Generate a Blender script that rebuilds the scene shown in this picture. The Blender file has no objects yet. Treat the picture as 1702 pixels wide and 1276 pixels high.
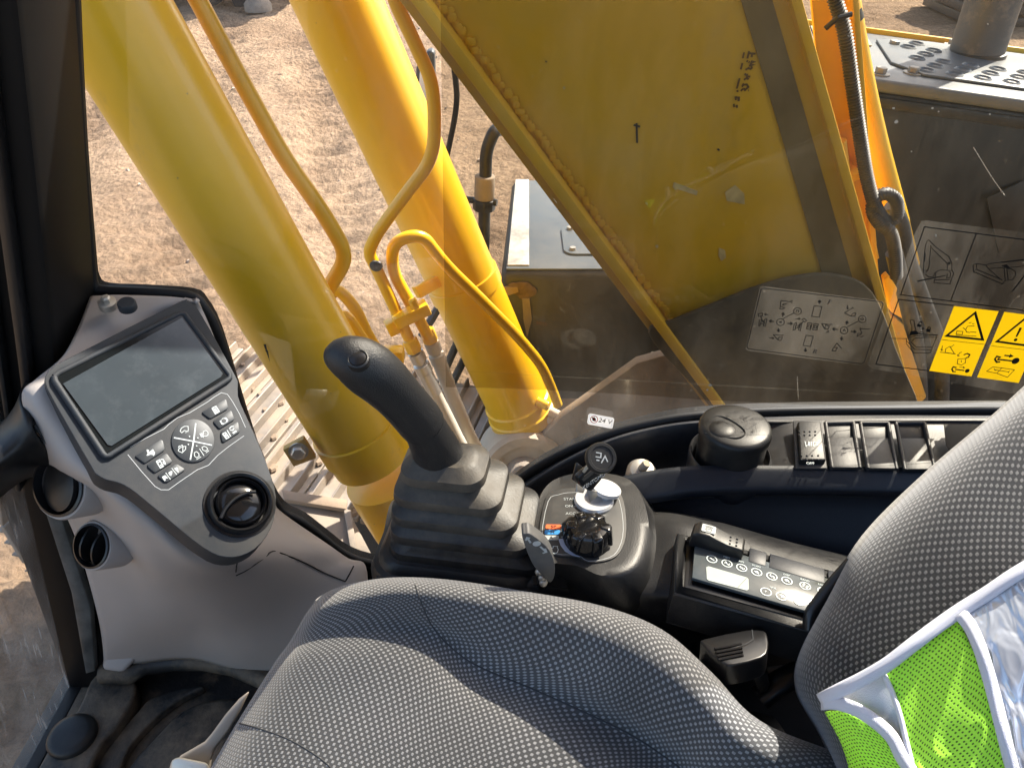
import bpy, bmesh, math, random
from mathutils import Vector, Matrix, noise
random.seed(7)
V = Vector
SC = bpy.context.scene
COL = SC.collection
# ------------------------------------------------------------------ camera, light, exposure
PITCH = math.radians(36.0)
FPX = 1286.0                       # focal length of the photograph in its own pixels (1702 wide)
GROUND_Z = -2.3                    # the camera is the origin; the yard lies 2.3 m below it
FW = V((math.cos(PITCH), 0, -math.sin(PITCH)))
UP = V((math.sin(PITCH), 0, math.cos(PITCH)))
RT = V((0, -1, 0))
cd = bpy.data.cameras.new('camera'); cam = bpy.data.objects.new('camera', cd); COL.objects.link(cam)
cd.sensor_width = 36; cd.lens = 36 * FPX / 1702; cd.clip_start = 0.01; cd.clip_end = 500
cam.matrix_world = Matrix(((RT.x, UP.x, -FW.x, 0), (RT.y, UP.y, -FW.y, 0), (RT.z, UP.z, -FW.z, 0), (0, 0, 0, 1)))
SC.camera = cam
SUN_DIR = V((0.60, -0.60, 0.80)).normalized()       # towards the sun: behind and right of the machine
W = bpy.data.worlds.new('World'); SC.world = W; W.use_nodes = True
nt = W.node_tree
sky = nt.nodes.new('ShaderNodeTexSky'); sky.sky_type = 'NISHITA'; sky.sun_disc = False
sky.sun_elevation = math.asin(SUN_DIR.z); sky.sun_rotation = math.atan2(SUN_DIR.x, SUN_DIR.y)
sky.air_density = 1.0; sky.dust_density = 2.5
bg = nt.nodes['Background']; bg.inputs['Strength'].default_value = 0.15
nt.links.new(sky.outputs[0], bg.inputs[0])
sd = bpy.data.lights.new('sun', 'SUN'); sd.energy = 5.0; sd.angle = math.radians(0.5); sd.color = (1, 0.94, 0.86)
sun = bpy.data.objects.new('sun', sd); COL.objects.link(sun)
sun.rotation_euler = SUN_DIR.to_track_quat('Z', 'Y').to_euler()
SC.view_settings.view_transform = 'Standard'; SC.view_settings.look = 'None'
SC.view_settings.gamma = 1; SC.view_settings.use_curve_mapping = False
SC.view_settings.exposure = 1.5
SC.render.engine = 'CYCLES'
SC.cycles.use_denoising = True
SC.cycles.max_bounces = 10; SC.cycles.diffuse_bounces = 5; SC.cycles.transparent_max_bounces = 24
SC.cycles.caustics_reflective = False; SC.cycles.caustics_refractive = False
SC.cycles.sample_clamp_indirect = 6

# ------------------------------------------------------------------ geometry helpers
def ray(u, v):
    return FW + RT * ((u - 851) / FPX) + UP * ((638 - v) / FPX)
def P(u, v, x=None, y=None, z=None, t=None):
    """where the line of sight through a photograph pixel meets a plane of the cab, or lies at depth t"""
    d = ray(u, v)
    if t is None:
        t = x / d.x if x is not None else (y / d.y if y is not None else z / d.z)
    return d * t
class Plane:
    def __init__(s, a, b, c):
        s.p = V(a); s.n = (V(b) - V(a)).cross(V(c) - V(a)).normalized()
        if s.n.dot(s.p) > 0: s.n = -s.n
    def at(s, u, v, off=0.0):
        d = ray(u, v); return d * (s.n.dot(s.p + s.n * off) / s.n.dot(d))
    def axes(s, u, v, du=10):
        x = (s.at(u + du, v) - s.at(u, v)).normalized(); return x, s.n.cross(x).normalized()

def frame_from(d, ref=V((0, 0, 1))):
    d = d.normalized()
    if abs(d.dot(ref)) > 0.95: ref = V((0, 1, 0))
    a = d.cross(ref).normalized(); return a, d.cross(a).normalized(), d
def catmull(pts, n, closed=False):
    out = []; m = len(pts)
    for i in range(m if closed else m - 1):
        if closed: p0, p1, p2, p3 = pts[i - 1], pts[i], pts[(i + 1) % m], pts[(i + 2) % m]
        else:
            p1, p2 = pts[i], pts[i + 1]
            p0 = pts[i - 1] if i else p1 * 2 - p2
            p3 = pts[i + 2] if i + 2 < m else p2 * 2 - p1
        for k in range(n):
            t = k / n
            out.append(0.5 * ((2 * p1) + (p2 - p0) * t + (2 * p0 - 5 * p1 + 4 * p2 - p3) * t * t + (3 * p1 - p0 - 3 * p2 + p3) * t ** 3))
    if not closed: out.append(pts[-1].copy() if hasattr(pts[-1], 'copy') else pts[-1])
    return out
def fillet(pts, r, n=6):
    out = [V(pts[0])]
    for i in range(1, len(pts) - 1):
        a, b, c = V(pts[i - 1]), V(pts[i]), V(pts[i + 1])
        l = min(r, (a - b).length * .48, (c - b).length * .48)
        p, q = b + (a - b).normalized() * l, b + (c - b).normalized() * l
        for k in range(n + 1):
            t = k / n; out.append(p * (1 - t) ** 2 + b * 2 * t * (1 - t) + q * t * t)
    out.append(V(pts[-1])); return out
class MB:
    def __init__(s): s.v = []; s.f = []; s.uv = {}
    def add(s, vs, fs):
        o = len(s.v); s.v += [V(p) for p in vs]; s.f += [tuple(i + o for i in f) for f in fs]; return o
    def box(s, c, size, ax=None):
        c = V(c); X, Y, Z = ax or (V((1, 0, 0)), V((0, 1, 0)), V((0, 0, 1)))
        hx, hy, hz = [k / 2 for k in size]
        vs = [c + X * (i * hx) + Y * (j * hy) + Z * (k * hz) for k in (-1, 1) for j in (-1, 1) for i in (-1, 1)]
        s.add(vs, [(0, 2, 3, 1), (4, 5, 7, 6), (0, 1, 5, 4), (2, 6, 7, 3), (0, 4, 6, 2), (1, 3, 7, 5)]); return s
    def prism(s, pts, ext):
        ext = V(ext); n = len(pts)
        s.add(list(pts) + [V(p) + ext for p in pts], [tuple(range(n))[::-1], tuple(range(n, 2 * n))] + [(i, (i + 1) % n, (i + 1) % n + n, i + n) for i in range(n)]); return s
    def poly(s, pts): s.add(pts, [tuple(range(len(pts)))]); return s
    def loft(s, rings, cap0=True, cap1=True, closed=True):
        n = len(rings[0]); vs = [p for r in rings for p in r]; fs = []
        for i in range(len(rings) - 1):
            for j in range(n if closed else n - 1):
                fs.append((i * n + j, i * n + (j + 1) % n, (i + 1) * n + (j + 1) % n, (i + 1) * n + j))
        if cap0: fs.append(tuple(range(n))[::-1])
        if cap1: fs.append(tuple(range((len(rings) - 1) * n, len(rings) * n)))
        s.add(vs, fs); return s
    def tube(s, path, r, n=14, cap=True, flat=1.0, ref=V((0, 0, 1))):
        path = [V(p) for p in path]; rings = []; a = None
        for i, p in enumerate(path):
            d = (path[min(i + 1, len(path) - 1)] - path[max(i - 1, 0)]).normalized()
            if a is None: a = frame_from(d, ref)[0]
            else: a = (a - d * a.dot(d)).normalized()
            b = d.cross(a); rr = r[i] if isinstance(r, (list, tuple)) else r
            rings.append([p + a * (math.cos(2 * math.pi * k / n) * rr) + b * (math.sin(2 * math.pi * k / n) * rr * flat) for k in range(n)])
        return s.loft(rings, cap, cap)
    def lathe(s, o, ax, prof, n=32, cap0=True, cap1=True, ref=V((0, 0, 1))):
        a, b, d = frame_from(V(ax), ref); o = V(o)
        return s.loft([[o + d * h + a * (math.cos(2 * math.pi * k / n) * r) + b * (math.sin(2 * math.pi * k / n) * r) for k in range(n)] for r, h in prof], cap0, cap1)
    def sphere(s, c, r, n=12, m=8, ax=None, sc=(1, 1, 1)):
        X, Y, Z = ax or (V((1, 0, 0)), V((0, 1, 0)), V((0, 0, 1))); c = V(c)
        rings = [[c + X * (math.sin(math.pi * i / m) * math.cos(2 * math.pi * k / n) * r * sc[0]) + Y * (math.sin(math.pi * i / m) * math.sin(2 * math.pi * k / n) * r * sc[1]) + Z * (math.cos(math.pi * i / m) * r * sc[2]) for k in range(n)] for i in range(1, m)]
        return s.loft(rings)
    def ribbon(s, pts, nrm, w, closed=False):
        pts = [V(p) for p in pts]; n = len(pts); L = []; R = []
        for i, p in enumerate(pts):
            if closed: a, c = pts[i - 1], pts[(i + 1) % n]
            else: a, c = pts[max(i - 1, 0)], pts[min(i + 1, n - 1)]
            d1 = (p - a).normalized() if (p - a).length > 1e-9 else (c - p).normalized()
            d2 = (c - p).normalized() if (c - p).length > 1e-9 else d1
            m = (d1 + d2); m = m.normalized() if m.length > 1e-6 else d1
            k = max(0.35, m.dot(d1)); sd_ = m.cross(nrm).normalized() * (w / 2 / k)
            L.append(p + sd_); R.append(p - sd_)
        fs = [(i, (i + 1) % n, (i + 1) % n + n, i + n) for i in range(n if closed else n - 1)]
        s.add(L + R, fs); return s
    def patch(s, rows, nr=4, nc=4, uvscale=None):
        rows = [[V(p) for p in r] for r in rows]
        R = [catmull(r, nc) for r in rows]
        C = [catmull([R[i][j] for i in range(len(R))], nr) for j in range(len(R[0]))]
        nj, ni = len(C), len(C[0]); o = len(s.v)
        s.add([C[j][i] for j in range(nj) for i in range(ni)], [(j * ni + i, (j + 1) * ni + i, (j + 1) * ni + i + 1, j * ni + i + 1) for j in range(nj - 1) for i in range(ni - 1)])
        # metric parameters: mean arc length along the two grid directions
        cu = [0.0]
        for j in range(1, nj): cu.append(cu[-1] + sum((C[j][i] - C[j - 1][i]).length for i in range(ni)) / ni)
        cv = [0.0]
        for i in range(1, ni): cv.append(cv[-1] + sum((C[j][i] - C[j][i - 1]).length for j in range(nj)) / nj)
        for j in range(nj):
            for i in range(ni): s.uv[o + j * ni + i] = (cu[j], cv[i])
        return C
    def mesh(s, name, bevel=0, seg=2, smooth=35, merge=True, recalc=True):
        me = bpy.data.meshes.new(name); me.from_pydata([tuple(p) for p in s.v], [], s.f)
        if s.uv:
            ul = me.uv_layers.new(name='UVMap')
            for l in me.loops: ul.data[l.index].uv = s.uv.get(l.vertex_index, (0, 0))
        bm = bmesh.new(); bm.from_mesh(me)
        if merge and not s.uv: bmesh.ops.remove_doubles(bm, verts=bm.verts, dist=1e-6)
        if s.uv:                                      # open sheets: face the cab interior
            if sum(f.normal.dot(f.calc_center_median()) * f.calc_area() for f in bm.faces) > 0: bmesh.ops.reverse_faces(bm, faces=bm.faces)
        elif recalc: bmesh.ops.recalc_face_normals(bm, faces=bm.faces)
        if bevel:
            es = [e for e in bm.edges if len(e.link_faces) == 2 and e.calc_face_angle(0) > 0.5]
            bmesh.ops.bevel(bm, geom=es, offset=bevel, segments=seg, affect='EDGES', profile=0.5, clamp_overlap=True)
        bm.to_mesh(me); bm.free()
        if smooth:
            for p in me.polygons: p.use_smooth = True
            me.set_sharp_from_angle(angle=math.radians(smooth))
        return me
    def build(s, name, m, parent=None, bevel=0, seg=2, smooth=35, solid=0, **props):
        me = s.mesh(name, bevel, seg, smooth); return put(name, me, m, parent, None, solid, **props)
WL = {}
def put(name, me, m, parent=None, mat4=None, solid=0, **props):
    if m is not None:
        me.materials.clear(); me.materials.append(m)
    o = bpy.data.objects.new(name, me); COL.objects.link(o)
    base = WL.get(parent.name, V((0, 0, 0))) if parent else V((0, 0, 0))
    if parent: o.parent = parent
    M = Matrix.Translation(-base) @ (mat4 or Matrix())
    o.matrix_local = M
    WL[o.name] = (mat4.to_translation() if mat4 else V((0, 0, 0)))
    if solid:
        md = o.modifiers.new('Solidify', 'SOLIDIFY'); md.thickness = solid; md.offset = -1
    for k, v in props.items(): o[k] = v
    return o
def thing(name, label, category, base=(0, 0, 0), group=None):
    o = bpy.data.objects.new(name, None); COL.objects.link(o); o.location = base; o.empty_display_size = .02
    WL[o.name] = V(base); o['label'] = label; o['category'] = category
    if group: o['group'] = group
    return o
def rrect(c, X, Y, hx, hy, r, n=5):
    pts = []; c = V(c)
    for sx, sy, a0 in ((1, 1, 0), (-1, 1, 90), (-1, -1, 180), (1, -1, 270)):
        for k in range(n + 1):
            a = math.radians(a0 + 90 * k / n)
            pts.append(c + X * (sx * (hx - r) + r * math.cos(a)) + Y * (sy * (hy - r) + r * math.sin(a)))
    return pts
def basis(o, x, y, z):
    return Matrix(((x.x, y.x, z.x, o.x), (x.y, y.y, z.y, o.y), (x.z, y.z, z.z, o.z), (0, 0, 0, 1)))
def text(name, s, size, org, xd, nrm, m, parent, depth=0.00015):
    """flat lettering as real mesh, centred on org, reading along xd"""
    cu = bpy.data.curves.new('lettering', 'FONT'); cu.body = s; cu.size = size; cu.align_x = 'CENTER'; cu.align_y = 'CENTER'
    cu.extrude = depth; cu.resolution_u = 3
    ob = bpy.data.objects.new('lettering', cu); COL.objects.link(ob)
    dg = bpy.context.evaluated_depsgraph_get(); me = bpy.data.meshes.new_from_object(ob.evaluated_get(dg))
    bpy.data.objects.remove(ob); bpy.data.curves.remove(cu)
    xd = (xd - nrm * xd.dot(nrm)).normalized(); yd = nrm.cross(xd).normalized()
    return put(name, me, m, parent, basis(V(org), xd, yd, nrm))

# ------------------------------------------------------------------ materials
def mk(name, col, rough=.5, metal=0, var=.12, vscale=8, bump=0, bscale=60, dust=None, dcol=(.33, .27, .2), dscale=6, spec=.5, coat=0, dpos=(.45, .75), speck=None, grime=None, coords='Object'):
    m = bpy.data.materials.new(name); m.use_nodes = True; n = m.node_tree.nodes; L = m.node_tree.links
    b = n['Principled BSDF']; b.inputs['Roughness'].default_value = rough; b.inputs['Metallic'].default_value = metal
    b.inputs['Specular IOR Level'].default_value = spec; b.inputs['Coat Weight'].default_value = coat
    tc = n.new('ShaderNodeTexCoord'); co = tc.outputs[coords]
    nz = n.new('ShaderNodeTexNoise'); nz.inputs['Scale'].default_value = vscale; nz.inputs['Detail'].default_value = 5; L.new(co, nz.inputs['Vector'])
    rp = n.new('ShaderNodeValToRGB'); rp.color_ramp.elements[0].position = .3; rp.color_ramp.elements[1].position = .7
    rp.color_ramp.elements[0].color = (*[c * (1 - var) for c in col], 1); rp.color_ramp.elements[1].color = (*[min(1, c * (1 + var)) for c in col], 1)
    L.new(nz.outputs['Fac'], rp.inputs['Fac']); out = rp.outputs['Color']
    if dust:
        dn = n.new('ShaderNodeTexNoise'); dn.inputs['Scale'].default_value = dscale; dn.inputs['Detail'].default_value = 8; dn.inputs['Roughness'].default_value = .7; L.new(co, dn.inputs['Vector'])
        mr = n.new('ShaderNodeMapRange'); mr.inputs[1].default_value = dpos[0]; mr.inputs[2].default_value = dpos[1]; mr.inputs[3].default_value = 0; mr.inputs[4].default_value = dust; L.new(dn.outputs['Fac'], mr.inputs[0])
        mx = n.new('ShaderNodeMix'); mx.data_type = 'RGBA'; L.new(mr.outputs[0], mx.inputs['Factor']); L.new(out, mx.inputs['A']); mx.inputs['B'].default_value = (*dcol, 1); out = mx.outputs['Result']
        rr = n.new('ShaderNodeMapRange'); rr.inputs[3].default_value = rough; rr.inputs[4].default_value = min(1, rough + .5); L.new(mr.outputs[0], rr.inputs[0]); L.new(rr.outputs[0], b.inputs['Roughness'])
    if speck:
        sn = n.new('ShaderNodeTexVoronoi'); sn.inputs['Scale'].default_value = speck[0]; L.new(co, sn.inputs['Vector'])
        sm = n.new('ShaderNodeMath'); sm.operation = 'LESS_THAN'; sm.inputs[1].default_value = speck[1]; L.new(sn.outputs['Distance'], sm.inputs[0])
        mx = n.new('ShaderNodeMix'); mx.data_type = 'RGBA'; L.new(sm.outputs[0], mx.inputs['Factor']); L.new(out, mx.inputs['A']); mx.inputs['B'].default_value = (*speck[2], 1); out = mx.outputs['Result']
    if grime:
        mp = n.new('ShaderNodeMapping'); mp.inputs['Scale'].default_value = grime[4]; L.new(co, mp.inputs[0])
        gn = n.new('ShaderNodeTexNoise'); gn.inputs['Scale'].default_value = grime[0]; gn.inputs['Detail'].default_value = 10; gn.inputs['Roughness'].default_value = .75; L.new(mp.outputs[0], gn.inputs['Vector'])
        gm = n.new('ShaderNodeMapRange'); gm.inputs[1].default_value = grime[1]; gm.inputs[2].default_value = grime[1] + .14; gm.inputs[4].default_value = grime[2]; L.new(gn.outputs['Fac'], gm.inputs[0])
        mx = n.new('ShaderNodeMix'); mx.data_type = 'RGBA'; L.new(gm.outputs[0], mx.inputs['Factor']); L.new(out, mx.inputs['A']); mx.inputs['B'].default_value = (*grime[3], 1); out = mx.outputs['Result']
    L.new(out, b.inputs['Base Color'])
    if bump:
        bn = n.new('ShaderNodeTexNoise'); bn.inputs['Scale'].default_value = bscale; bn.inputs['Detail'].default_value = 4; L.new(co, bn.inputs['Vector'])
        bp = n.new('ShaderNodeBump'); bp.inputs['Strength'].default_value = bump; bp.inputs['Distance'].default_value = .002; L.new(bn.outputs['Fac'], bp.inputs['Height']); L.new(bp.outputs[0], b.inputs['Normal'])
    return m
M = {}
M['yellow'] = mk('yellow_paint', (.86, .50, .009), .30, var=.07, vscale=3, dust=.25, dcol=(.62, .39, .06), dscale=5, coat=.12, bump=.04, bscale=35, speck=(26, .028, (.30, .20, .07)), grime=(7, .60, .55, (.40, .26, .08), (1, 1, .45)))
M['yellow_dusty'] = mk('dusty_yellow_paint', (.62, .36, .035), .45, var=.1, vscale=3, dust=.75, dcol=(.46, .36, .22), dscale=5, bump=.1)
M['boom'] = mk('boom_yellow_paint', (.82, .47, .016), .5, var=.09, vscale=2.2, dust=.5, dcol=(.62, .44, .16), dscale=3, speck=(9, .02, (.62, .55, .40)), grime=(4, .60, .35, (.42, .29, .10), (1, 1, .5)))
M['sunlit_orange'] = mk('sunlit_orange_paint', (.90, .51, .018), .45, var=.1, vscale=4, dust=.3, dcol=(.5, .33, .15))  # sunlight on the boom yellow put into a brighter orange base
M['grey_plastic'] = mk('warm_grey_plastic', (.385, .345, .315), .55, var=.05, vscale=6, bump=.06, bscale=900, dust=.22, dcol=(.42, .36, .3), dscale=7)
M['bezel'] = mk('charcoal_plastic', (.024, .028, .033), .62, var=.05, spec=.35, bump=.05, bscale=900, dust=.12, dscale=9)
M['button'] = mk('charcoal_rubber_key', (.024, .028, .032), .5, var=.05)
M['black'] = mk('black_plastic', (.007, .0075, .0085), .40, var=.1, spec=.4, bump=.08, bscale=700, dust=.2, dcol=(.16, .145, .12), dscale=9)
M['black_clean'] = mk('smooth_black_plastic', (.010, .010, .011), .28, var=.05)
M['black_gloss'] = mk('gloss_black_plastic', (.008, .008, .009), .12, var=.05)
M['console'] = mk('dusty_console_plastic', (.013, .0135, .015), .40, var=.12, spec=.4, bump=.12, bscale=700, dust=.24, dcol=(.17, .16, .145), dscale=7, dpos=(.42, .8))
M['navy'] = mk('blue_black_plastic', (.010, .0135, .021), .45, var=.08, spec=.4, bump=.08, bscale=800, dust=.07, dcol=(.25, .24, .22), dscale=5)
M['shelf'] = mk('dusty_shelf_plastic', (.013, .015, .020), .42, var=.12, spec=.4, bump=.1, bscale=800, dust=.24, dcol=(.30, .27, .23), dscale=6, dpos=(.4, .8))
M['rubber'] = mk('dusty_boot_rubber', (.015, .016, .018), .42, var=.12, spec=.4, bump=.12, bscale=500, dust=.5, dcol=(.24, .20, .145), dscale=11, dpos=(.42, .78))
M['grip'] = mk('grained_grip_rubber', (.012, .0125, .014), .40, var=.1, bump=.35, bscale=900)
M['seal'] = mk('seal_rubber', (.006, .006, .006), .6, var=.05)
M['pillar'] = mk('pillar_black', (.003, .003, .0035), .55, var=.15, spec=.2, vscale=5, dust=.02, dcol=(.16, .15, .12))
M['mat'] = mk('dirty_floor_rubber', (.018, .017, .016), .55, var=.2, bump=.4, bscale=180, dust=.9, dcol=(.30, .22, .14), dscale=9, dpos=(.44, .72))
M['tank'] = mk('dark_tank_paint', (.022, .025, .028), .42, var=.2, vscale=3, dust=.4, dcol=(.12, .10, .08), dscale=4, dpos=(.35, .85))
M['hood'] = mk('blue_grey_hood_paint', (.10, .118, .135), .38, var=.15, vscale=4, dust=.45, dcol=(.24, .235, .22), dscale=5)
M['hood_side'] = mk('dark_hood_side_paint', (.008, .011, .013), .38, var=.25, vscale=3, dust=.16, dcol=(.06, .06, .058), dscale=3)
M['worn_white'] = mk('worn_grip_strip', (.55, .53, .49), .8, var=.15, dust=.95, dcol=(.16, .165, .17), dscale=14, bump=.4, bscale=200)
M['dusty_metal'] = mk('dust_caked_steel', (.20, .165, .13), .8, var=.25, vscale=8, dust=.8, dcol=(.34, .27, .20), dscale=6, bump=.3, bscale=120)
M['mud'] = mk('dried_mud', (.26, .19, .13), .95, var=.25, vscale=12, bump=.8, bscale=80)
M['track'] = mk('worn_track_steel', (.25, .21, .17), .6, metal=.2, var=.3, vscale=9, dust=.95, dcol=(.38, .27, .17), dscale=6, bump=.4, bscale=70)
M['hose_cream'] = mk('dusty_hydraulic_hose', (.50, .45, .36), .75, var=.12, dust=.4, dcol=(.4, .32, .22))
M['hose_black'] = mk('black_rubber_hose', (.03, .031, .033), .5, var=.15, dust=.5, dcol=(.2, .18, .15), dscale=14)
M['chrome'] = mk('bright_metal', (.68, .69, .70), .3, metal=.35, var=.05)
M['zinc'] = mk('zinc_plated_steel', (.52, .50, .46), .4, metal=.8, var=.12, dust=.4, dcol=(.4, .34, .25))
M['bolt'] = mk('grey_painted_bolt', (.30, .29, .27), .5, metal=.3, var=.1, dust=.5)
M['white'] = mk('white_print', (.40, .43, .43), .5, var=.03)
M['print_dim'] = mk('dim_grey_print', (.38, .40, .41), .5, var=.05)
M['ink'] = mk('black_print', (.006, .006, .006), .5, var=.02)
M['decal_yellow'] = mk('yellow_warning_print', (.86, .56, .006), .45, var=.03)
M['red'] = mk('red_print', (.55, .02, .03), .5, var=.03)
M['orange_print'] = mk('orange_print', (.82, .14, .035), .45, var=.04)
M['blue_print'] = mk('blue_print', (.03, .25, .62), .45, var=.04)
M['pale_blue'] = mk('pale_blue_print', (.45, .52, .68), .5, var=.04)
M['screen'] = mk('dark_display_glass', (.040, .050, .057), .16, var=.1, vscale=18, dust=.06, dcol=(.3, .33, .35), dscale=60, dpos=(.5, .75), spec=.8)
M['screen_edge'] = mk('display_border_glass', (.008, .010, .011), .12, var=.1)
M['lcd'] = mk('grey_green_lcd', (.30, .35, .33), .3, var=.06)
M['radio'] = mk('radio_face', (.07, .084, .09), .12, var=.1, dust=.25, dcol=(.25, .25, .24), dscale=14)
M['silver_print'] = mk('pale_silver_print', (.55, .63, .64), .4, var=.04)
M['trim_white'] = mk('white_vest_binding', (.66, .66, .72), .85, var=.05, vscale=30, bump=.5, bscale=1500)
M['beige'] = mk('beige_painted_metal', (.36, .31, .26), .6, var=.1, dust=.4)
M['oily'] = mk('ochre_ring', (.50, .42, .31), .8, var=.15, dust=.6, dcol=(.4, .31, .22), bump=.3)
M['dark_gap'] = mk('shadowed_steel', (.03, .028, .025), .7, var=.2)
M['tyre'] = mk('tyre_rubber', (.03, .03, .03), .85, var=.2, dust=.5)

def fabric(name, base, dot, s=.0039, bump=.5):
    """woven seat cloth: rows of small light four-petal stitches, staggered"""
    m = bpy.data.materials.new(name); m.use_nodes = True; n = m.node_tree.nodes; L = m.node_tree.links
    b = n['Principled BSDF']; b.inputs['Roughness'].default_value = .9; b.inputs['Specular IOR Level'].default_value = .25; b.inputs['Sheen Weight'].default_value = .35
    tc = n.new('ShaderNodeTexCoord'); mp = n.new('ShaderNodeMapping'); mp.inputs['Scale'].default_value = (1 / s,) * 3; mp.inputs['Rotation'].default_value = (0, 0, math.radians(45)); L.new(tc.outputs['UV'], mp.inputs[0])
    fr = n.new('ShaderNodeVectorMath'); fr.operation = 'FRACTION'; L.new(mp.outputs[0], fr.inputs[0])
    sb = n.new('ShaderNodeVectorMath'); sb.operation = 'SUBTRACT'; sb.inputs[1].default_value = (.5, .5, 0); L.new(fr.outputs[0], sb.inputs[0])
    ab = n.new('ShaderNodeVectorMath'); ab.operation = 'ABSOLUTE'; L.new(sb.outputs[0], ab.inputs[0])
    sx = n.new('ShaderNodeSeparateXYZ'); L.new(ab.outputs[0], sx.inputs[0])
    mn = n.new('ShaderNodeMath'); mn.operation = 'MINIMUM'; L.new(sx.outputs[0], mn.inputs[0]); L.new(sx.outputs[1], mn.inputs[1])
    mx = n.new('ShaderNodeMath'); mx.operation = 'MAXIMUM'; L.new(sx.outputs[0], mx.inputs[0]); L.new(sx.outputs[1], mx.inputs[1])
    ad = n.new('ShaderNodeMath'); ad.operation = 'MULTIPLY_ADD'; ad.inputs[1].default_value = .75; L.new(mn.outputs[0], ad.inputs[0]); L.new(mx.outputs[0], ad.inputs[2])
    mr = n.new('ShaderNodeMapRange'); mr.interpolation_type = 'SMOOTHSTEP'; mr.inputs[1].default_value = .40; mr.inputs[2].default_value = .26; L.new(ad.outputs[0], mr.inputs[0])
    nz = n.new('ShaderNodeTexNoise'); nz.inputs['Scale'].default_value = 900; L.new(tc.outputs['UV'], nz.inputs['Vector'])
    wv = n.new('ShaderNodeMath'); wv.operation = 'MULTIPLY'; L.new(mr.outputs[0], wv.inputs[0]); 
    m2 = n.new('ShaderNodeMapRange'); m2.inputs[1].default_value = .3; m2.inputs[2].default_value = .65; m2.inputs[3].default_value = .55; m2.inputs[4].default_value = 1.0; L.new(nz.outputs['Fac'], m2.inputs[0]); L.new(m2.outputs[0], wv.inputs[1])
    n3 = n.new('ShaderNodeTexNoise'); n3.inputs['Scale'].default_value = 9; n3.inputs['Detail'].default_value = 5; L.new(tc.outputs['UV'], n3.inputs['Vector'])
    m3 = n.new('ShaderNodeMapRange'); m3.inputs[1].default_value = .3; m3.inputs[2].default_value = .7; m3.inputs[3].default_value = .8; m3.inputs[4].default_value = 1.25; L.new(n3.outputs['Fac'], m3.inputs[0])
    mc = n.new('ShaderNodeMix'); mc.data_type = 'RGBA'; mc.inputs['A'].default_value = (*base, 1); mc.inputs['B'].default_value = (*dot, 1); L.new(wv.outputs[0], mc.inputs['Factor'])
    ms = n.new('ShaderNodeVectorMath'); ms.operation = 'SCALE'; L.new(mc.outputs['Result'], ms.inputs[0]); L.new(m3.outputs[0], ms.inputs['Scale'])
    L.new(ms.outputs[0], b.inputs['Base Color'])
    h = n.new('ShaderNodeMath'); h.operation = 'MULTIPLY_ADD'; h.inputs[1].default_value = .35; L.new(nz.outputs['Fac'], h.inputs[0]); L.new(mr.outputs[0], h.inputs[2])
    bp = n.new('ShaderNodeBump'); bp.inputs['Strength'].default_value = bump; bp.inputs['Distance'].default_value = .0006; L.new(h.outputs[0], bp.inputs['Height']); L.new(bp.outputs[0], b.inputs['Normal'])
    return m
M['fabric'] = fabric('grey_stitched_seat_cloth', (.058, .058, .059), (.29, .29, .29))
M['fabric_dark'] = fabric('dark_stitched_seat_cloth', (.013, .013, .0145), (.13, .125, .12), s=.0044)

def vest_mesh():
    m = bpy.data.materials.new('lime_mesh_cloth'); m.use_nodes = True; n = m.node_tree.nodes; L = m.node_tree.links
    b = n['Principled BSDF']; b.inputs['Roughness'].default_value = .8
    tc = n.new('ShaderNodeTexCoord'); mp = n.new('ShaderNodeMapping'); mp.inputs['Scale'].default_value = (300, 470, 1); mp.inputs['Rotation'].default_value = (0, 0, .35); L.new(tc.outputs['UV'], mp.inputs[0])
    vo = n.new('ShaderNodeTexVoronoi'); vo.inputs['Scale'].default_value = 1; vo.inputs['Randomness'].default_value = .25; vo.voronoi_dimensions = '2D'; L.new(mp.outputs[0], vo.inputs['Vector'])
    mr = n.new('ShaderNodeMapRange'); mr.inputs[1].default_value = .16; mr.inputs[2].default_value = .30; L.new(vo.outputs['Distance'], mr.inputs[0])
    mc = n.new('ShaderNodeMix'); mc.data_type = 'RGBA'; mc.inputs['A'].default_value = (.06, .16, .012, 1); mc.inputs['B'].default_value = (.50, 1.0, .06, 1); L.new(mr.outputs[0], mc.inputs['Factor']); L.new(mc.outputs['Result'], b.inputs['Base Color'])
    bp = n.new('ShaderNodeBump'); bp.inputs['Strength'].default_value = .5; bp.inputs['Distance'].default_value = .0006; L.new(mr.outputs[0], bp.inputs['Height']); L.new(bp.outputs[0], b.inputs['Normal'])
    return m
M['lime'] = vest_mesh()
def foil():
    m = mk('crinkled_reflective_tape', (.60, .64, .70), .24, metal=.45, var=.12, vscale=40)
    n = m.node_tree.nodes; L = m.node_tree.links; b = n['Principled BSDF']
    tc = n.new('ShaderNodeTexCoord'); nz = n.new('ShaderNodeTexNoise'); mp = n.new('ShaderNodeMapping'); mp.inputs['Scale'].default_value = (1, .45, 1); mp.inputs['Rotation'].default_value = (0, 0, .6); L.new(tc.outputs['UV'], mp.inputs[0]); nz.inputs['Scale'].default_value = 75; nz.inputs['Detail'].default_value = 1.5; nz.inputs['Distortion'].default_value = .8; L.new(mp.outputs[0], nz.inputs['Vector'])
    bp = n.new('ShaderNodeBump'); bp.inputs['Strength'].default_value = .9; bp.inputs['Distance'].default_value = .007; L.new(nz.outputs['Fac'], bp.inputs['Height']); L.new(bp.outputs[0], b.inputs['Normal'])
    return m
M['foil'] = foil()
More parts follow.
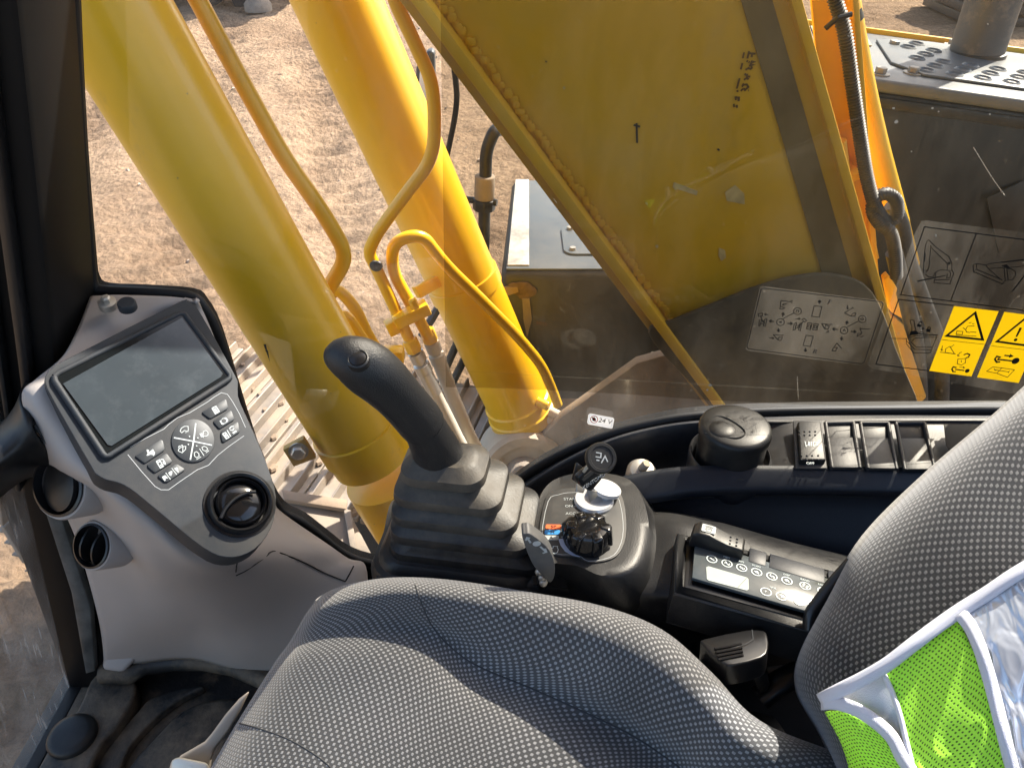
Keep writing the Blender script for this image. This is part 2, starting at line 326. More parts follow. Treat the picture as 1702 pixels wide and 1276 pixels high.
def backlit(m, k=.55):
    """printed film lets daylight through from behind"""
    n = m.node_tree.nodes; L = m.node_tree.links; b = n['Principled BSDF']; o = [q for q in n if q.type == 'OUTPUT_MATERIAL'][0]
    t = n.new('ShaderNodeBsdfTranslucent'); L.new(b.inputs['Base Color'].links[0].from_socket, t.inputs[0])
    x = n.new('ShaderNodeMixShader'); x.inputs[0].default_value = k; L.new(b.outputs[0], x.inputs[1]); L.new(t.outputs[0], x.inputs[2]); L.new(x.outputs[0], o.inputs['Surface'])
backlit(M['decal_yellow'])
M['sticker_white'] = mk('white_sticker_film', (.8, .8, .8), .5, var=.02); backlit(M['sticker_white'], .4)

def glass(name, tint=(1, 1, 1), dust=.05, refl=True, low=0.0, scratch=False):
    """thin pane: clear, mirror-like at grazing angles, with a film of dust and smears"""
    m = bpy.data.materials.new(name); m.use_nodes = True; n = m.node_tree.nodes; L = m.node_tree.links
    for k in list(n):
        if k.type != 'OUTPUT_MATERIAL': n.remove(k)
    o = [k for k in n if k.type == 'OUTPUT_MATERIAL'][0]
    tr = n.new('ShaderNodeBsdfTransparent'); tr.inputs[0].default_value = (*tint, 1); sh = tr.outputs[0]
    tc = n.new('ShaderNodeTexCoord')
    if refl:
        gl = n.new('ShaderNodeBsdfGlossy'); gl.inputs['Roughness'].default_value = .01; gl.inputs['Color'].default_value = (.9, .9, .9, 1)
        lw = n.new('ShaderNodeLayerWeight'); pw_ = n.new('ShaderNodeMath'); pw_.operation = 'POWER'; pw_.inputs[1].default_value = 5; L.new(lw.outputs['Facing'], pw_.inputs[0])
        lw.inputs['Blend'].default_value = .5; fr = n.new('ShaderNodeMath'); fr.operation = 'MULTIPLY_ADD'; fr.inputs[1].default_value = .95; fr.inputs[2].default_value = .05; L.new(pw_.outputs[0], fr.inputs[0]); mi = n.new('ShaderNodeMixShader'); L.new(fr.outputs[0], mi.inputs[0]); L.new(sh, mi.inputs[1]); L.new(gl.outputs[0], mi.inputs[2]); sh = mi.outputs[0]
    if dust:
        mp = n.new('ShaderNodeMapping'); mp.inputs['Scale'].default_value = (1, 1, .35); mp.inputs['Rotation'].default_value = (.5, 0, 0); L.new(tc.outputs['Object'], mp.inputs[0])
        nz = n.new('ShaderNodeTexNoise'); nz.inputs['Scale'].default_value = 6; nz.inputs['Detail'].default_value = 9; nz.inputs['Roughness'].default_value = .72; L.new(mp.outputs[0], nz.inputs['Vector'])
        mr = n.new('ShaderNodeMapRange'); mr.inputs[1].default_value = .42; mr.inputs[2].default_value = .78; mr.inputs[3].default_value = dust * .3; mr.inputs[4].default_value = dust * 5; L.new(nz.outputs['Fac'], mr.inputs[0]); fac = mr.outputs[0]
        vo = n.new('ShaderNodeTexVoronoi'); vo.inputs['Scale'].default_value = 60; L.new(tc.outputs['Object'], vo.inputs['Vector'])
        lt = n.new('ShaderNodeMath'); lt.operation = 'LESS_THAN'; lt.inputs[1].default_value = .09; L.new(vo.outputs['Distance'], lt.inputs[0])
        vm = n.new('ShaderNodeMath'); vm.operation = 'MULTIPLY_ADD'; vm.inputs[1].default_value = dust * 2.2; L.new(lt.outputs[0], vm.inputs[0]); L.new(fac, vm.inputs[2]); fac = vm.outputs[0]
        if low:
            sx = n.new('ShaderNodeSeparateXYZ'); L.new(tc.outputs['Object'], sx.inputs[0])
            lr = n.new('ShaderNodeMapRange'); lr.inputs[1].default_value = -.42; lr.inputs[2].default_value = -.62; lr.inputs[3].default_value = 1; lr.inputs[4].default_value = low; L.new(sx.outputs[2], lr.inputs[0])
            mu = n.new('ShaderNodeMath'); mu.operation = 'MULTIPLY'; L.new(fac, mu.inputs[0]); L.new(lr.outputs[0], mu.inputs[1]); fac = mu.outputs[0]
        if scratch:
            m2 = n.new('ShaderNodeMapping'); m2.inputs['Scale'].default_value = (60, 4, 4); m2.inputs['Rotation'].default_value = (.0, .5, .3); L.new(tc.outputs['Object'], m2.inputs[0])
            n2 = n.new('ShaderNodeTexNoise'); n2.inputs['Scale'].default_value = 3; n2.inputs['Detail'].default_value = 6; L.new(m2.outputs[0], n2.inputs['Vector'])
            r2 = n.new('ShaderNodeMapRange'); r2.inputs[1].default_value = .6; r2.inputs[2].default_value = .72; r2.inputs[4].default_value = .3; L.new(n2.outputs['Fac'], r2.inputs[0])
            a2 = n.new('ShaderNodeMath'); a2.operation = 'ADD'; L.new(fac, a2.inputs[0]); L.new(r2.outputs[0], a2.inputs[1]); fac = a2.outputs[0]
        df = n.new('ShaderNodeBsdfDiffuse'); df.inputs[0].default_value = (.75, .7, .62, 1); tl = n.new('ShaderNodeBsdfTranslucent'); tl.inputs[0].default_value = (.75, .7, .62, 1)
        mh = n.new('ShaderNodeMixShader'); L.new(df.outputs[0], mh.inputs[1]); L.new(tl.outputs[0], mh.inputs[2])
        mi = n.new('ShaderNodeMixShader'); L.new(fac, mi.inputs[0]); L.new(sh, mi.inputs[1]); L.new(mh.outputs[0], mi.inputs[2]); sh = mi.outputs[0]
    L.new(sh, o.inputs['Surface']); return m
M['glass'] = glass('dusty_window_glass', (.97, .98, .97), .011, low=2.8)
M['film'] = glass('brown_tint_film', (.68, .65, .59), 0, refl=False)
M['decal_clear'] = glass('clear_decal_film', (.93, .93, .92), .05, refl=False)
M['front_glass'] = glass('scratched_front_glass', (.93, .95, .94), .07, scratch=True)
# ------------------------------------------------------------------ ground
def dirt():
    m = bpy.data.materials.new('dry_sandy_dirt'); m.use_nodes = True; n = m.node_tree.nodes; L = m.node_tree.links
    b = n['Principled BSDF']; b.inputs['Roughness'].default_value = .95; b.inputs['Specular IOR Level'].default_value = .2
    tc = n.new('ShaderNodeTexCoord')
    a = n.new('ShaderNodeTexNoise'); a.inputs['Scale'].default_value = .55; a.inputs['Detail'].default_value = 8; a.inputs['Roughness'].default_value = .65; L.new(tc.outputs['Object'], a.inputs['Vector'])
    r = n.new('ShaderNodeValToRGB'); e = r.color_ramp.elements; e[0].position = .3; e[0].color = (.22, .14, .085, 1); e[1].position = .72; e[1].color = (.45, .31, .195, 1); x = r.color_ramp.elements.new(.5); x.color = (.335, .225, .14, 1); L.new(a.outputs['Fac'], r.inputs['Fac'])
    c = n.new('ShaderNodeTexNoise'); c.inputs['Scale'].default_value = 16; c.inputs['Detail'].default_value = 8; c.inputs['Roughness'].default_value = .75; L.new(tc.outputs['Object'], c.inputs['Vector'])
    r2 = n.new('ShaderNodeMapRange'); r2.inputs[1].default_value = .32; r2.inputs[2].default_value = .68; r2.inputs[3].default_value = .6; r2.inputs[4].default_value = 1.3; L.new(c.outputs['Fac'], r2.inputs[0])
    s = n.new('ShaderNodeVectorMath'); s.operation = 'SCALE'; L.new(r.outputs['Color'], s.inputs[0]); L.new(r2.outputs[0], s.inputs['Scale']); L.new(s.outputs[0], b.inputs['Base Color'])
    v = n.new('ShaderNodeTexVoronoi'); v.inputs['Scale'].default_value = 22; L.new(tc.outputs['Object'], v.inputs['Vector'])
    h = n.new('ShaderNodeMath'); h.operation = 'MULTIPLY_ADD'; h.inputs[1].default_value = -.35; L.new(v.outputs['Distance'], h.inputs[0]); L.new(c.outputs['Fac'], h.inputs[2])
    bp = n.new('ShaderNodeBump'); bp.inputs['Strength'].default_value = 1.0; bp.inputs['Distance'].default_value = .06; L.new(h.outputs[0], bp.inputs['Height']); L.new(bp.outputs[0], b.inputs['Normal'])
    return m
M['dirt'] = dirt()
def axis(lo, hi, st, far):
    a = [lo + st * i for i in range(int((hi - lo) / st) + 1)]; s = st
    left, right = [], []; p = lo
    while p > -far: s *= 1.35; p -= s; left.append(p)
    s = st; p = a[-1]
    while p < far: s *= 1.35; p += s; right.append(p)
    return left[::-1] + a + right
def ground_h(x, y):
    q = V((x, y, 0)); z = noise.fractal(q * .5, 1.0, 2.1, 3) * .05
    r = noise.fractal(q * 2.6 + V((9, 3, 1)), .9, 2.2, 4) * .05
    z += r + max(0, noise.noise(q * 7 + V((2, 8, 4))) - .1) * .05
    for k, (c, ang) in enumerate(((.9, .25), (2.1, .24), (3.4, .22), (4.9, .27), (6.2, .30), (-1.5, .2))):      # ruts left by tracks and tyres
        d = (y - c) * math.cos(ang) - (x - 4) * math.sin(ang); w = math.exp(-(d / .32) ** 2)
        z -= .07 * w; z += .04 * w * math.sin(((y - c) * math.sin(ang) + (x - 4) * math.cos(ang)) * 26 + 3 * noise.noise(q))
    return z
gx = axis(-.5, 14.5, .055, 160); gy = axis(-4.5, 9.5, .06, 160)
mb = MB(); nx, ny = len(gx), len(gy)
mb.v = [V((x, y, GROUND_Z + (ground_h(x, y) if abs(x) < 30 and abs(y) < 30 else 0))) for x in gx for y in gy]
mb.f = [(i * ny + j, (i + 1) * ny + j, (i + 1) * ny + j + 1, i * ny + j + 1) for i in range(nx - 1) for j in range(ny - 1)]
me = bpy.data.meshes.new('ground'); me.from_pydata([tuple(p) for p in mb.v], [], mb.f)
for p in me.polygons: p.use_smooth = True
put('ground', me, M['dirt'], kind='structure')
# loose clods and stones lying on the dirt: nobody could count them
mb = MB()
for i in range(700):
    x, y = random.uniform(2.2, 12), random.uniform(-2.5, 8.5); r = random.choice((.006, .009, .014, .022)) * random.uniform(.7, 1.3)
    z = GROUND_Z + ground_h(x, y) + r * .2
    a = V((random.uniform(-1, 1), random.uniform(-1, 1), random.uniform(-1, 1))).normalized(); b_ = a.cross(V((.3, .5, .8))).normalized(); c_ = a.cross(b_)
    s1, s2, s3 = r * random.uniform(.7, 1.4), r * random.uniform(.7, 1.4), r * random.uniform(.5, .9); c = V((x, y, z))
    mb.add([c + a * s1, c - a * s1, c + b_ * s2, c - b_ * s2, c + c_ * s3, c - c_ * s3], [(0, 2, 4), (2, 1, 4), (1, 3, 4), (3, 0, 4), (2, 0, 5), (1, 2, 5), (3, 1, 5), (0, 3, 5)])
mb.build('loose_stones', mk('pale_clods', (.40, .31, .23), .95, var=.35, vscale=3), smooth=0, label='loose pale clods and stones scattered over the sandy yard', category='stones', kind='stuff')

# ------------------------------------------------------------------ boom (the arm beside the cab)
XB, XB2 = 1.14, 1.50
EX = V((1, 0, 0))
boom = thing('boom', 'big yellow boom side plate rising behind the tinted side window', 'boom', (XB, -.55, -1.0))
lowA, lowB = P(690, -40, x=XB), P(1192, 645, x=XB)           # lower (front) edge of the side plate
bkA, bkB = P(1297, -40, x=XB), P(1498, 655, x=XB)            # upper (rear) edge
dl = (lowA - lowB).normalized(); db = (bkA - bkB).normalized()
lowT = lowA + dl * 1.5; bkT = bkA + db * 1.35; lowD = lowB - dl * .30; bkD = bkB - db * .25
for X in (XB, XB2 - .012):
    MB().prism([V((X, p.y, p.z)) for p in (lowT, lowD, bkD, bkT)], (.012, 0, 0)).build('side_plate', M['boom'], boom, smooth=0)
def sheet(a, b, n, w0, w1, x0, x1, name, m, par, bev=.002):
    """long plate between a and b lying across the boom from x0 to x1"""
    A, B = V((x0, a.y, a.z)), V((x0, b.y, b.z))
    q = [A + n * w0, B + n * w0, B + n * w1, A + n * w1]
    return MB().prism(q, (x1 - x0, 0, 0)).build(name, m, par, bevel=bev)
nl = V((0, dl.z, -dl.y));  nl = nl if nl.y > 0 else -nl        # away from the plate, forward and down
nb = V((0, -db.z, db.y)); nb = nb if nb.y < 0 else -nb
sheet(lowT, lowD, nl, .0, .016, XB - .045, XB2 + .045, 'bottom_plate', M['boom'], boom)
sheet(bkT, bkD, nb, .0, .014, XB - .018, XB2 + .018, 'top_plate', M['sunlit_orange'], boom)
# weld bead along the lower seam, built of small overlapping beads
mb = MB(); k = 0; L_ = (lowA - lowD).length
while k * .008 < L_ + .5:
    c = lowD + dl * (k * .008) - nl * .008 + V((-.005, 0, 0)); c += V((random.uniform(-.0015, .0015), random.uniform(-.003, .003), random.uniform(-.003, .003)))
    mb.sphere(c, .0070 * random.uniform(.7, 1.15), 6, 4, sc=(.5, 1, 1)); k += 1
mb.build('weld_bead', M['boom'], boom, smooth=60)
# backing strip folded under the lower flange (the second, paler band)
sheet(lowT, lowD, nl, .016, .034, XB - .012, XB2 + .012, 'wear_strip', M['yellow_dusty'], boom)
# dark stripe: window reflection painted as a thin strip on the side plate
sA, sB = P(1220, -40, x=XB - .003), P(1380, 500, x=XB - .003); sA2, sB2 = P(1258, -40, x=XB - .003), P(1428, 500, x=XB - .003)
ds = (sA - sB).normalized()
MB().prism([sA + ds * .8, sB, sB2, sA2 + ds * .8], (.0025, 0, 0)).build('reflection_stripe', mk('brown_reflection_tone', (.21, .14, .045), .8, var=.2, dust=.6, dcol=(.36, .26, .10)), boom, smooth=0)
M['scuff'] = mk('bare_primer', (.66, .49, .20), .8, var=.2, vscale=60)
# scuffs of bare primer
for q in (((1205, 320), (1222, 308), (1237, 322), (1238, 340), (1208, 334)), ((1120, 303), (1160, 318), (1158, 325), (1118, 312)), ((1195, 412), (1205, 416), (1207, 428), (1199, 434), (1194, 425)), ((1072, 338), (1076, 336), (1077, 342))):
    MB().prism([P(u, v, x=XB - .0012) for u, v in q], (.0009, 0, 0)).build('paint_scuff', M['scuff'], boom, smooth=0)
hand = Plane(P(1200, 60, x=XB - .001), P(1300, 60, x=XB - .001), P(1200, 200, x=XB - .001))
def strokes(parent, name, plane, lines, w, m, f=lambda u, v: (u, v), off=.0004):
    mb = MB()
    for i, l in enumerate(lines):
        cl = l[0] == 'c'; pts = l[1:] if cl else l
        mb.ribbon([plane.at(*f(*p), off + i * .00001) for p in pts], plane.n, w, cl)
    me = mb.mesh(name, smooth=0, merge=False, recalc=False)
    return put(name, me, m, parent)
hw = lambda u, v: (1200 + u / 9.11, 60 + v / 9.11)
strokes(boom, 'chalk_writing', hand, [
    [(410, 230), (385, 345)], [(400, 262), (510, 272)], [(455, 275), (450, 325)],
    [(375, 375), (392, 392)], [(405, 395), (420, 402)], [(355, 515), (400, 490), (450, 505)], [(440, 385), (480, 395), (430, 415)], [(420, 430), (470, 440), (410, 455)], [(445, 460), (455, 500)],
    [(345, 570), (385, 610), (430, 620)], [(385, 575), (375, 640), (330, 665)], [(380, 630), (400, 662)],
    [(310, 725), (330, 740), (300, 770)], [(330, 740), (375, 735), (400, 775), (360, 810), (320, 800)], [(320, 800), (285, 835)], [(345, 810), (355, 835)],
    [(335, 250), (315, 340)], [(310, 410), (285, 510)], [(268, 640), (225, 800)], [(250, 830), (220, 840)],
    [(190, 935), (212, 930), (208, 975)], [(225, 935), (272, 935)], [(235, 955), (272, 955)], [(235, 975), (270, 975)],
    [(178, 1030), (185, 1080)], [(205, 1060), (240, 1065)], [(225, 1045), (228, 1090)]], .0028, mk('faded_brown_marker', (.16, .085, .02), .8, var=.2), hw)
strokes(boom, 'paint_scratch', hand, [[(1058, 205), (1059, 238)], [(1053, 208), (1064, 211)]], .003, M['ink'])

for k in range(12):                                          # stone chips and splashes on the boom side
    u, v = random.uniform(830, 1360), random.uniform(20, 470); r = random.choice((1.2, 1.6, 2.2, 3.2))
    if u < 760 + v * .68: continue
    q = [(u + r * random.uniform(.5, 1.2) * math.cos(w), v + r * random.uniform(.5, 1.2) * math.sin(w)) for w in (0, 1.1, 2.2, 3.3, 4.4, 5.4)]
    MB().prism([P(a, b, x=XB - .001) for a, b in q], (.0007, 0, 0)).build('paint_chip', M['scuff'] if k % 3 else M['dark_gap'], boom, smooth=0)
# ------------------------------------------------------------------ pipes along the rear of the boom
def pipe(name, px, x, r, m, parent, n=14, fil=.04, seg=6):
    pts = [P(u, v, x=(x if not isinstance(x, (list, tuple)) else x[i])) for i, (u, v) in enumerate(px)]
    return MB().tube(fillet(pts, fil, seg), r, n).build(name, m, parent, smooth=60)
duct = thing('pipe_guard', 'sunlit orange guard plate with pipes beyond the boom edge', 'guard', P(1450, 640, x=1.34))
g0, g1, g2, g3 = P(1345, -40, x=1.34), P(1425, -40, x=1.34), P(1462, 470, x=1.34), P(1392, 480, x=1.34)
gd = (g0 - g3).normalized(); 
MB().prism([g0 + gd * .6, g3, g2, g1 + (g1 - g2).normalized() * .6], (.01, 0, 0)).build('back_plate', M['sunlit_orange'], duct, bevel=.002)
MB().prism([P(1414, -40, x=1.30), P(1452, 470, x=1.30), P(1462, 470, x=1.30), P(1425, -40, x=1.30)], (.045, 0, 0)).build('side_rail', M['sunlit_orange'], duct, bevel=.002)
for (a, b, c, d) in (((1340, 178), (1376, 170), (1378, 178), (1342, 190)), ((1380, 300), (1432, 286), (1434, 298), (1383, 314)), ((1440, 470), (1452, 466), (1453, 474), (1441, 478))):
    MB().prism([P(u, v, x=1.285) for u, v in (a, b, c, d)], (.05, 0, 0)).build('cross_rung', M['sunlit_orange'], duct, bevel=.0015)
MB().prism([P(u, v, x=1.315) for u, v in ((1384, 312), (1434, 298), (1462, 430), (1424, 448))], (.02, 0, 0)).build('lower_panel', M['sunlit_orange'], duct, bevel=.002)
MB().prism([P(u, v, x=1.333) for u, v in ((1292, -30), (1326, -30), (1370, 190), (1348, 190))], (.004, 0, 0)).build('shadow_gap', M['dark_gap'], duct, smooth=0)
pipe('hydraulic_pipe', [(1318, -30), (1330, 100), (1350, 170), (1372, 215), (1400, 320), (1412, 400)], 1.27, .010, M['sunlit_orange'], duct)
pipe('hydraulic_pipe', [(1330, 140), (1352, 175), (1380, 300)], 1.28, .009, M['sunlit_orange'], duct)
pipe('hydraulic_pipe', [(1393, 235), (1402, 300)], 1.30, .013, M['sunlit_orange'], duct)
c = P(1329, 105, x=1.27); MB().lathe(c, P(1334, 130, x=1.27) - P(1327, 90, x=1.27), [(.018, -.009), (.018, .009)], 6).build('pipe_nut', M['sunlit_orange'], duct, bevel=.0015)
pipe('hydraulic_pipe', [(1441, 455), (1444, 500), (1470, 560), (1508, 700)], 1.22, .012, M['sunlit_orange'], duct)
MB().prism([P(u, v, x=1.23) for u, v in ((1428, 450), (1448, 445), (1452, 470), (1445, 480), (1432, 480))], (.02, 0, 0)).build('pipe_bracket', M['yellow'], duct, bevel=.002)
MB().prism([P(u, v, x=1.30) for u, v in ((1470, 465), (1478, 458), (1492, 480), (1490, 488), (1500, 530), (1482, 520))], (.02, 0, 0)).build('pipe_bracket', M['sunlit_orange'], duct, bevel=.002)
MB().prism([P(u, v, x=1.31) for u, v in ((1478, 520), (1502, 540), (1540, 660), (1512, 690))], (.02, 0, 0)).build('lower_bracket', M['yellow_dusty'], duct, bevel=.002)
lube = thing('boom_pipe', 'pale yellow steel pipe behind the corrugated black hose', 'pipe', P(1512, 440, x=1.42))
pipe('steel_pipe', [(1402, -40), (1428, 110), (1455, 230), (1494, 370)], 1.42, .020, M['yellow'], lube, 18, .08)
MB().prism([P(u, v, x=1.44) for u, v in ((1498, 350), (1508, 347), (1530, 440), (1522, 448))], (.012, 0, 0)).build('pipe_clip', M['yellow'], lube, bevel=.002)
for (u, v) in ((1404, 26),):
    c = P(u, v, x=1.395); d = (P(1455, 230, x=1.42) - P(1428, 110, x=1.42)).normalized()
    MB().lathe(P(1411, 28, x=1.42), d, [(.0225, -.009), (.0225, .009)], 18).build('hose_clamp', M['black'], lube)
hose = thing('corrugated_hose', 'black corrugated wiring hose with a loop beside the boom', 'hose', P(1540, 640, x=1.3))
def corr(px, x, r, par, name='corrugated_sleeve', pitch=.005, amp=.13):
    pts = catmull([P(u, v, x=(x if not isinstance(x, (list, tuple)) else x[i])) for i, (u, v) in enumerate(px)], 30)
    d = [0]; 
    for a, b in zip(pts, pts[1:]): d.append(d[-1] + (b - a).length)
    n = int(d[-1] / (pitch / 2)); path = []; j = 0
    for i in range(n + 1):
        s = d[-1] * i / n
        while j < len(d) - 2 and d[j + 1] < s: j += 1
        w = (s - d[j]) / max(1e-9, d[j + 1] - d[j]); path.append(pts[j].lerp(pts[j + 1], min(1, max(0, w))))
    MB().tube(path, [r * (1 + (amp if i % 2 else -amp)) for i in range(n + 1)], 10).build(name, M['hose_black'], par, smooth=80)
corr([(1372, -60), (1388, 0), (1404, 55), (1418, 150), (1430, 230), (1442, 300), (1456, 345), (1474, 368), (1490, 360), (1490, 335), (1474, 322), (1455, 330), (1450, 350), (1462, 372), (1480, 386), (1488, 420), (1490, 460)],
     [1.27, 1.27, 1.27, 1.27, 1.27, 1.275, 1.28, 1.30, 1.295, 1.29, 1.285, 1.28, 1.28, 1.28, 1.28, 1.285, 1.29], .0105, hose)
pts = catmull([P(u, v, x=1.36) for u, v in ((1482, 340), (1498, 372), (1510, 430), (1535, 500), (1560, 570), (1566, 640), (1562, 720))], 8)
MB().tube(pts, .0145, 12).build('plain_hose', M['hose_black'], hose, smooth=60)
pts = catmull([P(u, v, x=1.33) for u, v in ((1486, 420), (1500, 480), (1520, 560), (1528, 640), (1530, 720))], 8)
MB().tube(pts, .016, 12).build('plain_hose', M['hose_black'], hose, smooth=60)
MB().tube([P(1372, 48, x=1.26), P(1392, 30, x=1.255), P(1415, 24, x=1.26)], .004, 8).build('cable_tie', M['black'], hose)

# ------------------------------------------------------------------ boom cylinders
def cylinder(name, label, A, B, r, x, group):
    a, b = P(*A, x=x), P(*B, x=x); d = (b - a).normalized()
    t = thing(name, label, 'cylinder', b, group)
    return t, a, b, d
near, na, nb_, nd = cylinder('boom_cylinder', 'thick yellow boom cylinder nearest the cab behind the monitor', (232, 102), (450, 470), .07, 1.02, 'hydraulic cylinders lifting the boom')
RN = .073
e0, e1 = na - nd * 1.1, nb_ + nd * 1.0
MB().lathe(e0, nd, [(RN, 0), (RN, (nb_ - e0).length + .36)], 64).build('barrel', M['yellow'], near, smooth=50)
cb = P(578, 727, x=1.02); h0 = (cb - e0).dot(nd)
MB().lathe(e0, nd, [(RN + .001, h0 - .022), (RN + .0045, h0 - .0205), (RN + .0045, h0 + .0205), (RN + .001, h0 + .022)], 64).build('clamp_band', M['yellow'], near, smooth=30)
MB().lathe(e0, nd, [(RN, h0 + .1), (RN + .001, h0 + .14), (RN, h0 + .5)], 64).build('base_end', M['yellow'], near, smooth=50)
bk = Plane(P(480, 750, t=1.25), P(510, 735, t=1.25), P(500, 770, t=1.265))
br = MB().prism([bk.at(u, v) for u, v in ((470, 748), (505, 729), (526, 762), (488, 776))], bk.n * -.014).build('clamp_ear', M['yellow_dusty'], near, bevel=.002)
c = bk.at(496, 752, .004); MB().lathe(c - bk.n * .004, bk.n, [(.0125, 0), (.0125, .008), (.010, .011)], 6).build('clamp_bolt', M['zinc'], near, bevel=.001)
MB().lathe(c - bk.n * .0045, bk.n, [(.016, 0), (.016, .002)], 20).build('washer', M['zinc'], near)
pipe('feed_pipe', [(300, -50), (329, 0), (392, 118), (470, 259), (537, 353), (578, 425), (552, 470), (520, 520)], 1.12, .0125, M['yellow'], near, 16, .035)
pipe('feed_pipe', [(540, 500), (560, 478), (590, 510), (612, 560), (640, 600)], 1.20, .011, M['yellow'], near, 14, .03)
pipe('feed_pipe', [(548, 540), (575, 520), (600, 560), (640, 612)], 1.16, .010, M['yellow'], near, 14, .03)
MB().box(P(650, 590, x=1.24), (.03, .05, .03)).build('pipe_block', M['yellow'], near, bevel=.004)
strokes(near, 'ink_mark', Plane(P(440, 570, t=1.13), P(452, 570, t=1.13), P(440, 600, t=1.145)), [[(440, 572), (447, 596), (443, 582)]], .004, M['ink'])

far, fa, fb, fd = cylinder('boom_cylinder', 'orange yellow far boom cylinder ending at the dusty pivot foot', (560, 0), (850, 645), .09, 1.62, 'hydraulic cylinders lifting the boom')
RF = .083
e0 = fa - fd * 1.1; hL = (P(858, 690, x=1.62) - e0).dot(fd)
MB().lathe(e0, fd, [(RF, 0), (RF, hL - .05)], 56).build('barrel', M['yellow'], far, smooth=50)
MB().lathe(e0, fd, [(RF + .001, hL - .052), (RF + .005, hL - .048), (RF + .005, hL - .02), (RF + .009, hL - .016), (RF + .009, hL + .012), (RF + .003, hL + .018)], 56).build('gland_ring', M['yellow'], far, smooth=30)
MB().lathe(e0, fd, [(RF + .003, hL + .018), (RF + .003, hL + .05), (RF - .015, hL + .10), (RF - .03, hL + .16)], 48).build('base_end', M['dusty_metal'], far, smooth=40)
hb = (P(758, 475, x=1.62) - e0).dot(fd)
MB().lathe(e0, fd, [(RF + .001, hb - .02), (RF + .0045, hb - .018), (RF + .0045, hb + .018), (RF + .001, hb + .02)], 56).build('clamp_band', M['yellow'], far, smooth=30)
q = Plane(P(780, 440, t=1.78), P(806, 432, t=1.82), P(790, 455, t=1.80))
MB().prism([q.at(u, v) for u, v in ((770, 445), (803, 430), (810, 448), (782, 462))], q.n * -.016).build('clamp_ear', M['yellow'], far, bevel=.002)
MB().lathe(q.at(788, 447, 0), q.n, [(.011, 0), (.011, .007)], 6).build('clamp_bolt', M['beige'], far, bevel=.001)
MB().prism([q.at(u, v, -.02) for u, v in ((690, 478), (735, 455), (745, 470), (700, 496))], q.n * -.014).build('clamp_strap', M['yellow'], far, bevel=.002)
for (u, v) in ((905, 672), (928, 690), (920, 700)):
    c = P(u, v, x=1.56); MB().lathe(c, V((-.5, -.8, -.1)), [(.013, -.025), (.013, .012)], 12).build('end_bolt', M['oily'] if v > 680 else M['yellow'], far, bevel=.002)
# pipes and hoses feeding the far cylinder
feed = thing('feed_line', 'yellow bent steel pipes joined to two cream hoses below a yellow block', 'pipe', P(760, 720, x=1.36))
pipe('steel_pipe', [(640, -60), (655, 0), (681, 54), (716, 130), (722, 175), (722, 262), (673, 324), (626, 389), (612, 420), (624, 443), (659, 519), (684, 572)], 1.34, .0118, M['yellow'], feed, 16, .05, 8)
pipe('steel_pipe', [(712, 560), (684, 508), (652, 450), (652, 402), (700, 388), (740, 440), (788, 486), (860, 558), (900, 606), (917, 645), (927, 672)], [1.36, 1.36, 1.36, 1.36, 1.37, 1.40, 1.43, 1.48, 1.51, 1.53, 1.55], .0122, M['yellow'], feed, 16, .06, 8)
c = P(625, 442, x=1.328); MB().sphere(c, .013, 9, 7, sc=(.5, 1, .9)).build('black_tape', M['hose_black'], feed, smooth=0)
ax = (P(684, 572, x=1.34) - P(624, 443, x=1.34)).normalized(); sx = V((.35, -.85, .38)); sx = (sx - ax * sx.dot(ax)).normalized(); sy = ax.cross(sx)
bx = MB().box(P(683, 522, x=1.335), (.075, .035, .026), (sx, sy, ax)).build('clamp_block', M['yellow'], feed, bevel=.003)
MB().box(P(652, 543, x=1.325), (.024, .026, .03), (sx, sy, ax)).build('clamp_block', M['yellow'], feed, bevel=.003)
MB().lathe(P(691, 512, x=1.30), ax, [(.009, -.02), (.009, .0)], 6).build('clamp_bolt', M['yellow'], feed, bevel=.001)
for (u0, v0, u1, v1, x) in ((684, 572, 762, 735, 1.33), (712, 556, 775, 715, 1.37)):
    a, b = P(u0, v0, x=x), P(u1, v1, x=x); d = (b - a).normalized()
    MB().lathe(a, d, [(.0165, -.012), (.0165, .018)], 6).build('pipe_nut', M['yellow'], feed, bevel=.0015)
    MB().lathe(a, d, [(.0165, .021), (.0165, .043), (.012, .045), (.012, .05), (.0175, .052), (.0175, .072), (.016, .074), (.016, .13)], 14).build('hose_fitting', M['zinc'] if x < 1.35 else M['hose_cream'], feed, smooth=30)
    MB().tube(catmull([a + d * .10, a + d * .2, a + d * .32 + V((.0, -.01, -.01)), a + d * .5 + V((.02, -.05, -.03))], 6), .0155, 14).build('hose', M['hose_cream'], feed, smooth=60)

# ------------------------------------------------------------------ boom foot, deck and swing frame
deck = thing('swing_frame', 'dust covered steel deck and boom foot brackets below the window', 'frame', (1.5, -.6, -1.6))
MB().box((1.55, -.62, -1.62), (1.9, 1.5, .05)).build('deck_plate', M['dusty_metal'], deck, bevel=.004)
for x in (XB - .05, XB2 + .03):
    q = [V((x, y, z)) for y, z in ((.02, -1.6), (.02, -1.42), (-.12, -1.22), (-.30, -1.05), (-.50, -.98), (-.72, -1.02), (-.86, -1.2), (-.9, -1.6))]
    MB().prism(q, (.03, 0, 0)).build('boom_bracket', M['dusty_metal'], deck, bevel=.004)
fc = P(868, 800, x=1.5); 
MB().lathe(P(872, 785, x=1.50), V((-1, -.1, .25)), [(.115, -.12), (.115, .0), (.105, .012), (.082, .012), (.078, .002), (.0, .002)], 48, cap1=False).build('pivot_boss', M['oily'], deck, smooth=35)
